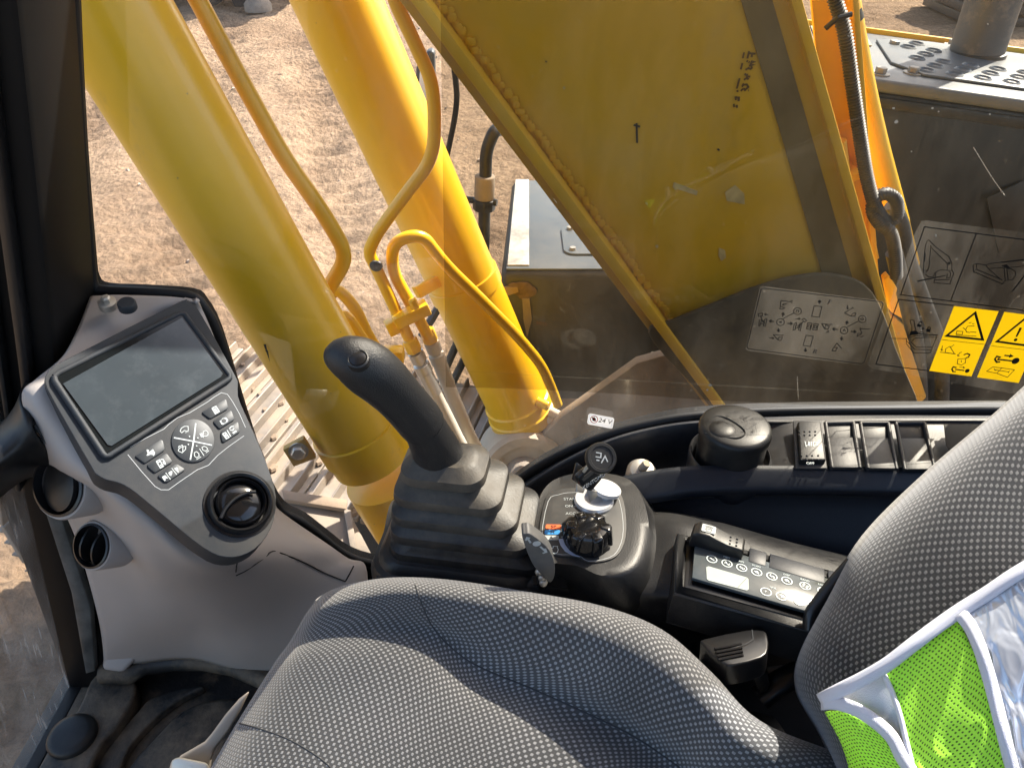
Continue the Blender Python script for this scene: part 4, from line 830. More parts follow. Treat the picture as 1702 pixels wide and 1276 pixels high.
fillp(ks[2], 'icon_print', [[(390, 1055), (435, 1030), (475, 1070), (455, 1078), (438, 1070), (440, 1105), (425, 1108)], [(475, 1000), (505, 980), (530, 975), (528, 1010), (512, 1045), (490, 1030)], [(550, 945), (590, 925), (600, 935), (615, 995), (605, 1000)]])
icons(ks[2], 'icon_dividers', [[(442, 1000), (505, 1088)], [(522, 940), (588, 1025)]], .0007)
icons(ks[3], 'icon_print', [[(1055, 145), (1108, 120), (1152, 188), (1100, 220), (1055, 145)], [(1080, 150), (1112, 200)], [(1095, 142), (1128, 190)]], .0011)
fillp(ks[4], 'icon_print', [[(1155, 315), (1180, 300), (1190, 280), (1210, 275), (1240, 265), (1255, 280), (1272, 305), (1265, 325), (1200, 365), (1182, 360)]])
mb = MB(); mb.lathe(MP.at(*kk(1213, 312), O2 + .0001), MP.n, [(.0022, 0), (.0022, .0002)], 14); mb.build('icon_lens', M['button'], ks[4], smooth=0)
icons(ks[5], 'icon_print', [[(1195, 485), (1235, 465), (1282, 530), (1245, 550), (1195, 485)], [(1215, 495), (1262, 520)], [(1235, 480), (1240, 535)], [(1255, 435), (1305, 520)], [(1285, 420), (1310, 388), (1345, 385)], [(1295, 435), (1330, 440), (1345, 410)]], .0010)
fillp(ks[5], 'icon_patch', [[(1322, 470), (1370, 435), (1388, 455), (1340, 488)]])
# round outlet in the lower lobe of the bezel
vc = MP.at(*cc(998, 968), 0); 
def outlet(par, c, ax, R, m1='black_gloss', m2='black_clean', dome=True, ref=V((0, 0, 1))):
    ax = ax.normalized(); a, b, d = frame_from(ax, ref)
    MB().lathe(c, ax, [(R * 1.18, -.006), (R * 1.18, .002), (R * 1.10, .005), (R * 1.0, .003), (R * .96, -.004)], 44, cap1=False).build('outlet_ring', M[m2], par, smooth=40)
    MB().lathe(c, ax, [(R * .92, -.006), (R * .92, .004), (R * .86, .007), (R * .80, .003)], 44, cap1=False).build('inner_ring', M[m1], par, smooth=40)
    MB().lathe(c, ax, [(R * .83, -.006), (R * .82, .0), (R * .6, .0035), (R * .3, .0045), (.0003, .005)], 40).build('flap_disc', M[m1], par, smooth=50)
    return a, b, d
out = put('air_outlet', MB().lathe(vc, MP.n, [(.0325, -.001), (.0325, .0015), (.028, .0015)], 40, cap1=False).mesh('air_outlet'), M['black_clean'], con)
outlet(out, vc + MP.n * .003, MP.n, .0250)
blade = [(918, 1028), (940, 985), (980, 945), (1030, 922), (1062, 918)]
MB().tube(catmull([MP.at(*cc(u, v), .0105) for u, v in blade], 5), .0017, 8).build('flap_rib', M['black_clean'], out, smooth=60)
# two side outlets
for (u, v, t, R, lab) in ((103, 806, .742, .031, 0), (158, 906, .80, .024, 1)):
    c = P(u, v, t=t); ax = (-ray(u, v).normalized() * .85 + V((-.02, .62, -.12))).normalized()
    o = put('side_outlet', MB().lathe(c, ax, [(R * 1.12, -.03), (R * 1.08, .001), (R * 1.03, .004), (R * .93, .004), (R * .9, -.01)], 44, cap1=False).mesh('side_outlet'), M['grey_plastic'], con)
    MB().lathe(c, ax, [(R * .96, -.004), (R * .96, .0062), (R * .88, .0068), (R * .85, -.002)], 40, cap0=False, cap1=False).build('outlet_ring', M['black_clean'], o, smooth=40)
    MB().lathe(c - ax * .022, ax, [(R * .9, 0), (R * .88, .001)], 32).build('outlet_back', M['dark_gap'], o)
    a, b, d = frame_from(ax); upv = (V((0, 0, 1)) - ax * ax.z).normalized(); sdv = ax.cross(upv)
    if lab == 0:
        MB().lathe(c + ax * .002, (ax + sdv * .25).normalized(), [(R * .78, -.003), (R * .80, .002), (R * .6, .004), (.0003, .0045)], 36).build('flap_disc', M['black'], o, smooth=40)
    for k in ((-.4, .25) if lab else ()):
        q = [c + upv * (R * .85 * math.sin(w)) + sdv * (R * k) + ax * (R * .75 * math.cos(w) - .006) for w in [math.pi * (i / 10 - .5) for i in range(11)]]
        MB().prism(q, sdv * .0022).build('vent_blade', M['black'], o)
# bolt and plug on the ledge above the monitor
c = P(178, 503, t=.772); nz_ = V((-.25, -.15, 1)).normalized()
sk = put('ledge_bolt', MB().lathe(c, nz_, [(.0085, -.006), (.0085, .0015), (.0075, .002)], 24).mesh('ledge_bolt'), M['zinc'], con)
MB().lathe(c, nz_, [(.0048, .002), (.0048, .007), (.003, .0085)], 6).build('bolt_head', M['zinc'], sk)
c = P(211, 506, t=.768); MB().lathe(c, nz_, [(.0088, -.005), (.0088, .0018), (.0075, .0034), (.0003, .0036)], 28).build('ledge_plug', M['bezel'], con, smooth=40)
# access lid outline on the lower right of the housing
from mathutils.bvhtree import BVHTree
def surf(mb):
    return BVHTree.FromPolygons([tuple(p) for p in mb.v], mb.f)
def onto(bv, u, v, off=.0):
    d = ray(u, v).normalized(); h = bv.ray_cast(V((0, 0, 0)), d)
    return (h[0] - d * off) if h[0] else None
def seam(name, bv, px, r, m, par, off=.0, n=6):
    pts = [p for p in (onto(bv, u, v, off) for u, v in [(q.x, q.y) for q in catmull([V((a, b, 0)) for a, b in px], n)]) if p]
    return MB().tube(pts, r, 8).build(name, m, par, smooth=60)
hbv = surf(hs)
seam('lid_groove', hbv, [(392, 950), (396, 930), (412, 915)], .0008, M['seal'], con, .0006)
seam('lid_groove', hbv, [(392, 956), (410, 947), (440, 926), (450, 917), (462, 917), (500, 932), (540, 952), (574, 966)], .0009, M['seal'], con, .0006)
seam('lid_groove', hbv, [(574, 966), (583, 950), (588, 940)], .0009, M['seal'], con, .0006)
# slits by the left edge
for k in range(3):
    a, b = P(48 + k * 5, 690 + k * 8, t=.712), P(80 + k * 4, 735 + k * 6, t=.722)
    MB().tube([a - ray(50, 700) * .002, b - ray(80, 735) * .002], .0022, 8).build('vent_slit', M['bezel'], con)
# ------------------------------------------------------------------ right hand console: shelf under the window
shf = thing('window_shelf', 'dark moulded shelf under the side window with switches and tray', 'shelf', (.6, -.3, -.68))
r0 = [P(u, v, x=.714) for u, v in ((862, 806), (925, 768), (1000, 733), (1075, 711), (1160, 698), (1300, 691), (1450, 689), (1650, 689), (1900, 689))]
nose = [P(u, v, z=z) for u, v, z in ((905, 846, -.605), (958, 822, -.588), (1030, 802, -.572), (1090, 790, -.565), (1160, 784, -.56), (1300, 784, -.56), (1450, 786, -.562), (1650, 790, -.565), (1900, 795, -.57))]
roll = [P(u, v, z=z) for u, v, z in ((930, 880, -.622), (985, 858, -.605), (1050, 842, -.592), (1105, 832, -.585), (1165, 824, -.581), (1300, 820, -.579), (1450, 822, -.58), (1650, 826, -.585), (1900, 832, -.59))]
wb = [V((.575, p.y, -.665)) for p in roll]
dep = [.02, .045, .062, .066, .06, .003, .003, .003, .003]
ra = [a + V((-.012, 0, .001)) for a in r0]
rb = [a.lerp(n_, .18) + V((0, 0, -d)) for a, n_, d in zip(r0, nose, dep)]
rc = [a.lerp(n_, .80) + V((0, 0, -d)) for a, n_, d in zip(r0, nose, dep)]
rd = [a.lerp(n_, .93) + V((0, 0, .003)) for a, n_ in zip(r0, nose)]
mb = MB(); mb.patch([r0, ra, rb, rc, rd], 5, 6); shb = surf(mb)
mb.build('shelf_top', M['shelf'], shf, smooth=50)
mb = MB(); mb.patch([rd, nose, [a.lerp(b, .55) + V((-.006, 0, -.001)) for a, b in zip(nose, roll)], roll], 5, 6)
mb.build('shelf_nose', M['navy'], shf, smooth=50)
mb = MB(); mb.patch([[p + V((.004, 0, -.001)) for p in roll], [p + V((.012, 0, -.02)) for p in roll], wb, [p + V((-.004, 0, -.08)) for p in wb]], 5, 6)
mb.build('side_panel', M['navy'], shf, smooth=50)
seam('panel_groove', surf(mb), [(1062, 840), (1100, 833), (1165, 826), (1300, 823), (1450, 825)], .0012, M['seal'], shf)
# cup well collar
SP = Plane(P(1300, 740, z=-.557), P(1500, 740, z=-.557), P(1400, 700, z=-.5545))
cupc = P(1224, 703, x=.648)
MB().lathe(V((cupc.x, cupc.y, -.566)), (0, 0, 1), [(.044, -.03), (.0445, .0), (.043, .002), (.0415, .0), (.0405, -.05)], 44, cap0=False, cap1=False).build('cup_well', M['shelf'], shf, smooth=40)
# switch blanks
def quad(px, off): return [SP.at(u, v, off) for u, v in px]
for q in (((1372, 703), (1418, 702), (1429, 778), (1383, 778)), ((1430, 703), (1476, 703), (1490, 780), (1443, 779)), ((1489, 703), (1536, 703), (1553, 781), (1504, 781))):
    Q = quad(q, .004); fr = quad(q, .003)
    t, r_, b_, l_ = Q[0], Q[1], Q[2], Q[3]
    bl = put('switch_blank', MB().prism([Q[0].lerp(Q[3], .32) - SP.n * .0005, Q[1].lerp(Q[2], .32) - SP.n * .0005, Q[2] + SP.n * .0015, Q[3] + SP.n * .0015], SP.n * -.004).mesh('switch_blank', bevel=.0012), M['shelf'], shf)
    MB().prism([Q[0] - SP.n * .001, Q[1] - SP.n * .001, Q[1].lerp(Q[2], .31) - SP.n * .0035, Q[0].lerp(Q[3], .31) - SP.n * .0035], SP.n * -.002).build('sloped_back', M['shelf'], bl, bevel=.0005)
    for a, b in ((Q[0], Q[3]), (Q[1], Q[2]), (Q[0], Q[1])):
        MB().tube([a, b], .0024, 8).build('blank_frame', M['shelf'], bl, smooth=60)
sw = put('rocker_switch', MB().prism(quad(((1322, 712), (1360, 711), (1369, 776), (1326, 776)), .0), SP.n * .011).mesh('rocker_switch', bevel=.002, seg=3), M['black'], shf)
MB().prism(quad(((1317, 702), (1364, 701), (1374, 781), (1321, 781)), .001), SP.n * .003).build('switch_bezel', M['shelf'], sw, bevel=.001)
dm = MB().sphere((0, 0, 0), .0011, 8, 6).mesh('grip_dot')
for u in (1328, 1337, 1346, 1355):
    for v in (717, 723): put('grip_dot', dm, M['bezel'], sw, Matrix.Translation(SP.at(u, v, .0112)))
for u in (1332, 1341, 1350, 1360):
    for v in (757, 764): put('grip_dot', dm, M['bezel'], sw, Matrix.Translation(SP.at(u, v, .0112)))
strokes(sw, 'icon_print', SP, [[(1338, 733), (1340, 742)], [(1340, 740), (1344, 740), (1344, 733)], [(1346, 734), (1346, 741)], [(1349, 734), (1349, 741)], ['c', (1352, 734), (1358, 736), (1358, 740), (1352, 741)]], .0007, M['silver_print'], off=.0114)
text('lettering', 'OFF', .005, SP.at(1347, 770, .0113), SP.at(1355, 770) - SP.at(1347, 770), SP.n, M['silver_print'], sw)
MB().prism(quad(((1568, 706), (1640, 706), (1640, 780), (1590, 770), (1572, 740)), .002), SP.n * .0015).build('rear_pocket', M['dark_gap'], shf, bevel=.0006)
# lighter socket in the tray
c = onto(shb, 1067, 788) or P(1067, 788, z=-.62)
ls = thing('lighter_plug', 'small round steel lighter plug in the shelf tray', 'plug', c)
c = P(1066, 784, t=.86); ax = V((-.35, .0, .94)).normalized()
MB().lathe(c, ax, [(.0165, -.03), (.0165, .0), (.013, .006), (.006, .0085)], 24).build('plug_body', M['zinc'], ls, smooth=40)
MB().lathe(c + ax * .008, (ax + V((.0, -.35, .2))).normalized(), [(.0048, 0), (.0048, .011), (.004, .012)], 14).build('plug_tip', M['oily'], ls, smooth=40)
# ------------------------------------------------------------------ ash cup
cup = thing('ash_cup', 'black plastic cup with a domed flip lid in the shelf', 'cup', (cupc.x, cupc.y, -.59))
lc = P(1224, 703, x=.648)
base = V((lc.x, lc.y, lc.z - .104))
MB().lathe(base, (0, 0, 1), [(.0335, 0), (.0355, .01), (.0368, .082), (.0362, .086), (.0362, .09)], 48).build('cup_body', M['black'], cup, smooth=40)
MB().lathe(base + V((0, 0, .0885)), (0, 0, 1), [(.0365, .0), (.0385, .001), (.0388, .008), (.0375, .0115), (.034, .0135), (.02, .0145), (.0003, .0148)], 48).build('lid', M['black'], cup, smooth=45)
MB().sphere(base + V((-.008, .0165, .1005)), .0155, 20, 10, sc=(1, 1, .32)).build('lid_dimple', M['black'], cup, smooth=60)
MB().tube(catmull([base + V((-.012, .036, .100)), base + V((-.024, .006, .1035)), base + V((-.012, -.006, .104)), base + V((.012, .012, .1035)), base + V((.01, .036, .100))], 6), .0007, 6).build('lid_seam', M['seal'], cup)

# ------------------------------------------------------------------ joystick console body
jc = thing('control_console', 'dusty black control console with key switch, dial and radio', 'console', (.5, -.1, -.75))
ys = [.135, .10, .03, -.06, -.13, -.19, -.30, -.42, -.6]
zt_ = [-.605, -.598, -.595, -.59, -.583, -.575, -.604, -.635, -.68]
xn = [.50, .502, .495, .482, .468, .455, .425, .39, .33]
xf = [.64, .64, .63, .62, .60, .585, .575, .57, .56]
rows = [[V((a, y, -.70)) for y, z, a in zip(ys, zt_, xf)], [V((a, y, z - .03)) for y, z, a in zip(ys, zt_, xf)], [V((a - .03, y, z - .004)) for y, z, a in zip(ys, zt_, xf)],
        [V(((a + b) / 2, y, z)) for y, z, a, b in zip(ys, zt_, xf, xn)], [V((b + .012, y, z - .002)) for y, z, b in zip(ys, zt_, xn)], [V((b, y, z - .018)) for y, z, b in zip(ys, zt_, xn)], [V((b - .004, y, z - .06)) for y, z, b in zip(ys, zt_, xn)], [V((b, y, -.80)) for y, z, b in zip(ys, zt_, xn)]]
mb = MB(); mb.patch(rows, 5, 6); mb.build('console_body', M['console'], jc, smooth=50)
# boot pan
RZ = math.radians(-9); bxx = V((math.cos(RZ), math.sin(RZ), 0)); byy = V((-math.sin(RZ), math.cos(RZ), 0))
def ring(cx, cy, hx, hy, z, r): return rrect(V((cx, cy, z)), bxx, byy, hx, hy, min(r, hx * .8, hy * .8), 6)
MB().loft([ring(.553, .047, .064, .092, -.66, .03), ring(.553, .047, .064, .092, -.612, .03), ring(.553, .047, .061, .089, -.604, .03), ring(.553, .048, .056, .084, -.602, .028), ring(.553, .048, .054, .082, -.596, .028), ring(.553, .048, .05, .078, -.592, .026)]).build('boot_pan', M['console'], jc, smooth=40)
# key and dial pod
PP = Plane(P(900, 830, t=.80), P(1040, 835, t=.795), P(980, 936, t=.722))
podtop = [(893, 860), (905, 828), (930, 808), (975, 800), (1030, 806), (1052, 826), (1062, 868), (1058, 915), (1040, 945), (1000, 956), (960, 940), (905, 932), (888, 905)]
podbot = [(885, 870), (898, 822), (925, 798), (985, 788), (1050, 800), (1085, 840), (1108, 900), (1100, 960), (1075, 1000), (1010, 1010), (950, 985), (905, 960), (882, 925)]
t1 = catmull([PP.at(u, v, 0) for u, v in podtop], 4, True)
cen = sum(t1, V((0, 0, 0))) / len(t1)
t0 = [p.lerp(cen, .12) + PP.n * .0004 for p in t1]
b1 = catmull([P(u, v, z=-.60) for u, v in podbot], 4, True)
mid = [p.lerp(q, .30) + V((0, 0, .010)) for p, q in zip(t1, b1)]; mid2 = [p.lerp(q, .72) + V((0, 0, .002)) for p, q in zip(t1, b1)]
b2 = [p + V((0, 0, -.05)) for p in b1]
MB().loft([[p.lerp(cen, .5) + PP.n * .0005 for p in t1], t0, t1, mid, mid2, b1, b2], True, True).build('switch_pod', M['console'], jc, smooth=55)
plate = [(896, 895), (907, 829), (925, 817), (955, 813), (1020, 818), (1036, 834), (1041, 880), (1034, 913), (1016, 931), (978, 937), (958, 927), (919, 923)]
lp = MB().prism(catmull([PP.at(u, v, .0) for u, v in plate], 3, True), PP.n * .0022).build('label_plate', mk('dusty_label_plate', (.022, .023, .025), .5, var=.2, dust=.4, dcol=(.17, .155, .13), dscale=16, dpos=(.42, .75)), jc, bevel=.0006)
gg = lambda u, v: (880 + u / 5.8, 740 + v / 5.8)
strokes(lp, 'plate_outline', PP, [['c'] + [(q.x, q.y) for q in catmull([V((a, b, 0)) for a, b in [(901, 895), (911, 833), (928, 822), (956, 818), (1018, 823), (1031, 838), (1036, 880), (1029, 910), (1013, 926), (978, 932), (960, 922), (922, 919)]], 3, True)]], .0006, M['print_dim'], off=.0024)
PX = PP.at(960, 830) - PP.at(930, 830); PX = PX.normalized()
for s, u, v, sz in (('START', 400, 517, .0052), ('ON', 380, 585, .0050), ('ACC', 398, 657, .0050)):
    text('lettering', s, sz, PP.at(*gg(u, v), .0024), PX, PP.n, M['white'], lp)
strokes(lp, 'pointer_print', PP, [[(428, 588), (455, 588)], [(445, 660), (470, 650)]], .0012, M['white'], gg, .0025)
for s, cx, cy, m in (('SP', 232, 784, 'orange_print'), ('H', 222, 836, 'blue_print'), ('A', 210, 889, 'white')):
    pt = [(cx - 75, cy - 10), (cx - 66, cy - 21), (cx + 66, cy - 19), (cx + 74, cy - 8), (cx + 70, cy + 14), (cx + 60, cy + 24), (cx - 66, cy + 22), (cx - 76, cy + 12)]
    tile = put('mode_tile', MB().prism([PP.at(*gg(u, v), .0023) for u, v in pt], PP.n * .0004).mesh('mode_tile', smooth=0), M[m], lp)
    text('lettering', s, .0058, PP.at(*gg(cx, cy), .0029), PX, PP.n, M['ink'], tile)
strokes(lp, 'icon_print', PP, [['c', (228, 970), (272, 970), (268, 985), (278, 1000), (270, 1030), (240, 1042), (210, 1030), (205, 1005), (215, 990), (230, 985)], [(310, 770), (330, 770)], [(308, 826), (328, 826)], [(302, 880), (340, 880)]], .0007, M['silver_print'], gg, .0025)
arc = [(300, 898), (322, 960), (360, 1010), (420, 1045), (490, 1060)]
strokes(lp, 'speed_arc', PP, [arc], .0045, M['pale_blue'], gg, .0024)
# throttle dial
dc = PP.at(977, 899, .003); ax = PP.n
dl_ = put('throttle_dial', MB().lathe(dc, ax, [(.0215, -.002), (.0215, .003), (.0195, .0165), (.0178, .019), (.011, .0205), (.0003, .020)], 40).mesh('throttle_dial', smooth=40), M['black_gloss'], jc)
a_, b_, d_ = frame_from(ax)
for k in range(6):
    w = 2 * math.pi * k / 6 + .35; rd_ = a_ * math.cos(w) + b_ * math.sin(w); tg = ax.cross(rd_)
    MB().prism([dc + rd_ * r + ax * h + tg * s for r, h, s in ((.018, .002, -.006), (.0242, .002, -.006), (.0220, .0175, -.005), (.0205, .020, -.0045), (.011, .0215, -.0035))], tg * .0105).build('dial_lobe', M['black_gloss'], dl_, bevel=.0018, seg=3)
pw = (PP.at(940, 870) - PP.at(976, 888)).normalized(); tg = ax.cross(pw)
MB().prism([dc + pw * r + ax * h - tg * .007 for r, h in ((.018, .001), (.0265, .001), (.0265, .013), (.024, .015), (.018, .0155))], tg * .014).build('dial_pointer', M['black'], dl_, bevel=.0015)
# ignition barrel with flip cover
kc = PP.at(*gg(620, 540), .002)
ig = put('ignition_barrel', MB().lathe(kc, ax, [(.020, -.001), (.0205, .002), (.019, .0045), (.010, .005), (.009, .002), (.0003, .002)], 40).mesh('ignition_barrel', smooth=35), M['chrome'], jc)
MB().lathe(PP.at(*gg(738, 420), .012), (ax + V((.1, -.25, 0))).normalized(), [(.0155, -.002), (.0160, .0), (.0155, .002), (.0003, .0026)], 36).build('flip_cover', M['chrome'], ig, smooth=35)
MB().box(PP.at(*gg(735, 505), .006), (.008, .006, .009)).build('cover_hinge', M['chrome'], ig, bevel=.001)
# small lever switch (left of the pod)
lv = thing('wiper_lever', 'grey paddle lever with white arrows rising from a slot', 'lever', P(898, 972, z=-.60))
LP_ = Plane(P(870, 890, t=.655), P(892, 888, t=.655), P(900, 960, t=.70))
mb = MB(); n_ = LP_.n
mb.prism(catmull([LP_.at(u, v) for u, v in ((868, 893), (874, 887), (884, 889), (908, 908), (920, 930), (922, 955), (914, 968), (900, 955), (884, 935))], 3, True), n_ * -.012)
mb.build('paddle', mk('scuffed_grey_paddle', (.062, .064, .066), .5, var=.2, dust=.4, dcol=(.25, .22, .18), dscale=20), lv, bevel=.0035, seg=3)
strokes(lv, 'arrow_print', LP_, [[(882, 902), (876, 893)], [(874, 898), (876, 893), (881, 894)], [(898, 908), (908, 917)], [(902, 919), (908, 917), (906, 911)]], .0018, M['white'], off=.0004)
put('mark_print', MB().lathe(LP_.at(892, 903, .0003), n_, [(.0036, 0), (.0036, .0002)], 14).mesh('mark_print'), M['white'], lv)
MB().tube([P(905, 955, t=.715), P(900, 972, t=.74)], [.006, .0045], 12).build('lever_stem', M['black'], lv)
for k, (u, v) in enumerate(((896, 950), (901, 960), (903, 968))): MB().sphere(P(u, v, t=.712), .004, 8, 6).build('stem_screw', M['zinc'], lv)
MB().prism([P(u, v, z=-.586) for u, v in ((884, 958), (940, 956), (943, 978), (886, 972))], (0, 0, .0015)).build('lever_slot', M['seal'], jc, smooth=0)
# radio
R1 = P(1150, 900, t=.742); R2 = V((.475, -.301, -.594)); 
RP = Plane(P(1154, 903, t=.742), P(1386, 969, t=.712), P(1147, 971, t=.694))
def RQ(px, off=0): return [RP.at(u, v, off) for u, v in px]
rad = put('radio', MB().prism(RQ(((1140, 893), (1410, 965), (1372, 1040), (1134, 976)), -.004), RP.n * -.03).mesh('radio', bevel=.003), M['black_clean'], jc)
e = (RP.at(1386, 969) - RP.at(1154, 903)).normalized()
sur = MB()
fr_out = RQ(((1126, 884), (1440, 962), (1396, 1060), (1120, 984)), .0); fr_in = RQ(((1141, 895), (1420, 968), (1378, 1040), (1137, 972)), .0)
for i in range(4):
    j = (i + 1) % 4; sur.prism([fr_out[i], fr_out[j], fr_in[j], fr_in[i]], RP.n * -.04)
sur.build('radio_surround', M['console'], jc, bevel=.004, seg=3)
face = RQ(((1154, 904), (1420, 978), (1386, 1034), (1149, 964)), -.001)
fc_ = MB().prism(face, RP.n * .0035).build('radio_face', M['radio'], rad, bevel=.0008)
rr = lambda u, v: (1130 + u / 6.304, 860 + v / 6.304)
MB().prism([RP.at(*rr(u, v), .0027) for u, v in ((275, 520), (300, 510), (700, 628), (718, 645), (722, 750), (700, 765), (300, 660), (282, 645))], RP.n * .0004).build('lcd_window', M['lcd'], rad, smooth=0)
strokes(rad, 'lcd_scratch', RP, [[(610, 728), (700, 632)]], .0004, M['ink'], rr, .0033)
btn = [('1', 335, 433), ('2', 494, 478), ('3', 648, 523), ('4', 805, 568), ('5', 964, 613), ('6', 1122, 658), ('FM', 1314, 713), ('M', 1500, 770), ('-', 904, 775), ('+', 1066, 822), ('C', 1255, 878), ('<', 1395, 920)]
RX = (RP.at(1300, 942) - RP.at(1200, 913)).normalized()
rm = MB(); rm.ribbon([V((math.cos(2 * math.pi * k / 28) * .0046, math.sin(2 * math.pi * k / 28) * .0046, 0)) for k in range(28)], V((0, 0, 1)), .0009, True)
rm = rm.mesh('button_ring', smooth=0, merge=False)
for s, u, v in btn:
    c = RP.at(*rr(u, v), .0030); Y = RP.n.cross(RX)
    o = put('button_ring', rm, M['silver_print'], rad, basis(c, RX, Y, RP.n))
    if s in '123456+-' : text('lettering', s, .0068, c, RX, RP.n, M['silver_print'], o)
    elif s == 'C':
        strokes(o, 'icon_print', RP, [[(1250, 858), (1255, 880), (1285, 884)]], .0008, M['silver_print'], rr, .0031)
    elif s == 'FM':
        text('lettering', 'FM', .0034, c + RP.n.cross(RX) * .0015, RX, RP.n, M['silver_print'], o); text('lettering', 'AM', .0034, c - RP.n.cross(RX) * .0017, RX, RP.n, M['silver_print'], o)
    else: text('lettering', s, .005, c, RX, RP.n, M['silver_print'], o)
for s, u, v in (('MEM', 490, 415), ('APS', 645, 462), ('SCAN', 800, 507), ('DISP', 1118, 600), ('BAND', 1310, 655), ('LOUD', 1498, 708), ('VOL', 978, 735), ('SEL', 1245, 805), ('BEEP', 1385, 850)):
    text('lettering', s, .0030, RP.at(*rr(u, v), .0029), RX, RP.n, M['silver_print'], rad)
# horn rocker beside the radio, and the blank panels behind it
hr = [RP.at(u, v, .0) for u, v in ((1148, 902), (1148, 878), (1162, 869), (1185, 870), (1200, 878), (1231, 884), (1230, 912), (1200, 902), (1180, 898))]
HPn = Plane(P(1150, 880, t=.715), P(1230, 888, t=.735), P(1150, 900, t=.700))
prof = [(1148, 0), (1150, .012), (1160, .0165), (1178, .017), (1195, .0125), (1215, .011), (1231, .0115), (1232, 0)]
ux = RX; uy = RP.n.cross(RX)
o0 = RP.at(1147, 893, .004); lenr = .050
hk = MB(); pr = [(0, -.004), (.001, .010), (.006, .0145), (.016, .015), (.024, .0125), (.034, .010), (.048, .0095), (.050, .007), (.050, -.004)]
hk.prism([o0 + ux * a + RP.n * h - uy * .0085 for a, h in pr], uy * .019)
hrn = hk.build('horn_rocker', M['black'], jc, bevel=.0016, seg=3)
lab = o0 + ux * .0145 + RP.n * .0153 + uy * .001
nl_ = RP.n
MB().prism(rrect(lab, ux, uy, .0065, .0055, .001, 3), nl_ * .0003).build('icon_patch', M['white'], hrn, smooth=0)
hi = MB()
def L2(p): return lab + ux * p[0] + uy * p[1] + nl_ * .0005
for i, l in enumerate(([(-.003, -.0005), (-.002, -.004), (.002, -.004), (.003, -.0005), (-.003, -.0005)], [(-.003, .001), (0, .002), (.003, .001)], [(-.004, .0025), (0, .0038), (.004, .0025)])): hi.ribbon([L2(p) + nl_ * i * .00002 for p in l], nl_, .0006)
put('icon_print', hi.mesh('icon_print', smooth=0, merge=False, recalc=False), M['ink'], hrn)
for a in (.036, .042):
    for b in (-.005, 0, .005): put('grip_dot', dm, M['bezel'], hrn, Matrix.Translation(o0 + ux * a + uy * b + RP.n * .0100))
for k, (a, b) in enumerate(((.056, .072), (.075, .125), (.128, .15))):
    q = [o0 + ux * a + uy * .012 - RP.n * .002, o0 + ux * b + uy * .012 - RP.n * .002, o0 + ux * b - uy * .008 - RP.n * .002, o0 + ux * a - uy * .008 - RP.n * .002]
    MB().prism([p - RP.n * .002 for p in q], RP.n * .003).build('blank_cover', M['navy'], jc, bevel=.0008)
# ------------------------------------------------------------------ ignition key with tag and fob
ky = thing('ignition_key', 'black headed ignition key with a round fob standing in the switch', 'key', kc)
KP = Plane(P(965, 800, t=.735), P(990, 790, t=.745), P(985, 825, t=.75))
MB().prism([KP.at(*gg(u, v)) for u, v in ((560, 430), (650, 440), (660, 490), (585, 550))], KP.n * -.002).build('key_blade', M['zinc'], ky, bevel=.0006)
kh = MB().prism(catmull([KP.at(*gg(u, v), .002) for u, v in ((470, 305), (600, 205), (690, 190), (735, 250), (720, 300), (640, 400), (600, 440), (560, 430), (500, 390))], 2, True), KP.n * -.007).build('key_head', M['black_clean'], ky, bevel=.0015, seg=2)
KX = (KP.at(*gg(690, 300)) - KP.at(*gg(540, 400))).normalized()
text('lettering', 'KENTOMO', .0058, KP.at(*gg(622, 345), .0024), KX, KP.n, M['print_dim'], ky)
MB().prism([KP.at(*gg(u, v), .0022) for u, v in ((495, 320), (600, 235), (650, 215), (655, 235), (520, 345))], KP.n * .0006).build('head_slot', M['dark_gap'], ky, smooth=0)
KP2 = Plane(P(955, 790, t=.75), P(980, 780, t=.76), P(965, 815, t=.755))
MB().prism([KP2.at(*gg(u, v)) for u, v in ((465, 165), (545, 230), (470, 365), (425, 330))], KP2.n * -.004).build('spare_key_head', M['black_clean'], ky, bevel=.001)
MB().prism([KP2.at(*gg(u, v), -.002) for u, v in ((460, 370), (540, 420), (520, 460), (450, 450))], KP2.n * -.002).build('spare_key_blade', M['zinc'], ky, bevel=.0004)
rp = P(*gg(560, 200), t=.735); rn = V((.4, .8, .4)).normalized(); ra_, rb_, _ = frame_from(rn)
MB().tube([rp + ra_ * (.0065 * math.cos(2 * math.pi * k / 24)) + rb_ * (.0065 * math.sin(2 * math.pi * k / 24)) for k in range(25)], .0016, 8, cap=False).build('key_ring', M['oily'], ky, smooth=60)
fc2 = P(*gg(690, 122), t=.715); fax = (-ray(995, 760).normalized() + V((0, -.35, .25))).normalized()
MB().lathe(fc2, fax, [(.0125, -.006), (.0148, -.003), (.0148, .001), (.0135, .003), (.011, .003), (.0105, .002), (.0003, .002)], 36).build('round_fob', M['black'], ky, smooth=40)
fx = (V((0, -1, -.2)) - fax * fax.dot(V((0, -1, -.2)))).normalized(); fy = fax.cross(fx)
fi = MB()
for i, l in enumerate(([(-.006, .004), (-.001, .004), (-.001, 0), (-.006, 0)], [(.0, -.005), (.003, .002), (.006, -.003)], [(-.005, -.003), (-.002, -.003)])): fi.ribbon([fc2 + fx * a + fy * b + fax * (.0023 + i * .00002) for a, b in l], fax, .0011)
put('icon_print', fi.mesh('icon_print', smooth=0, merge=False, recalc=False), M['print_dim'], ky)

# ------------------------------------------------------------------ joystick
joy = thing('joystick', 'black joystick with curved grip on a stepped rubber boot', 'joystick', (.552, .05, -.59))
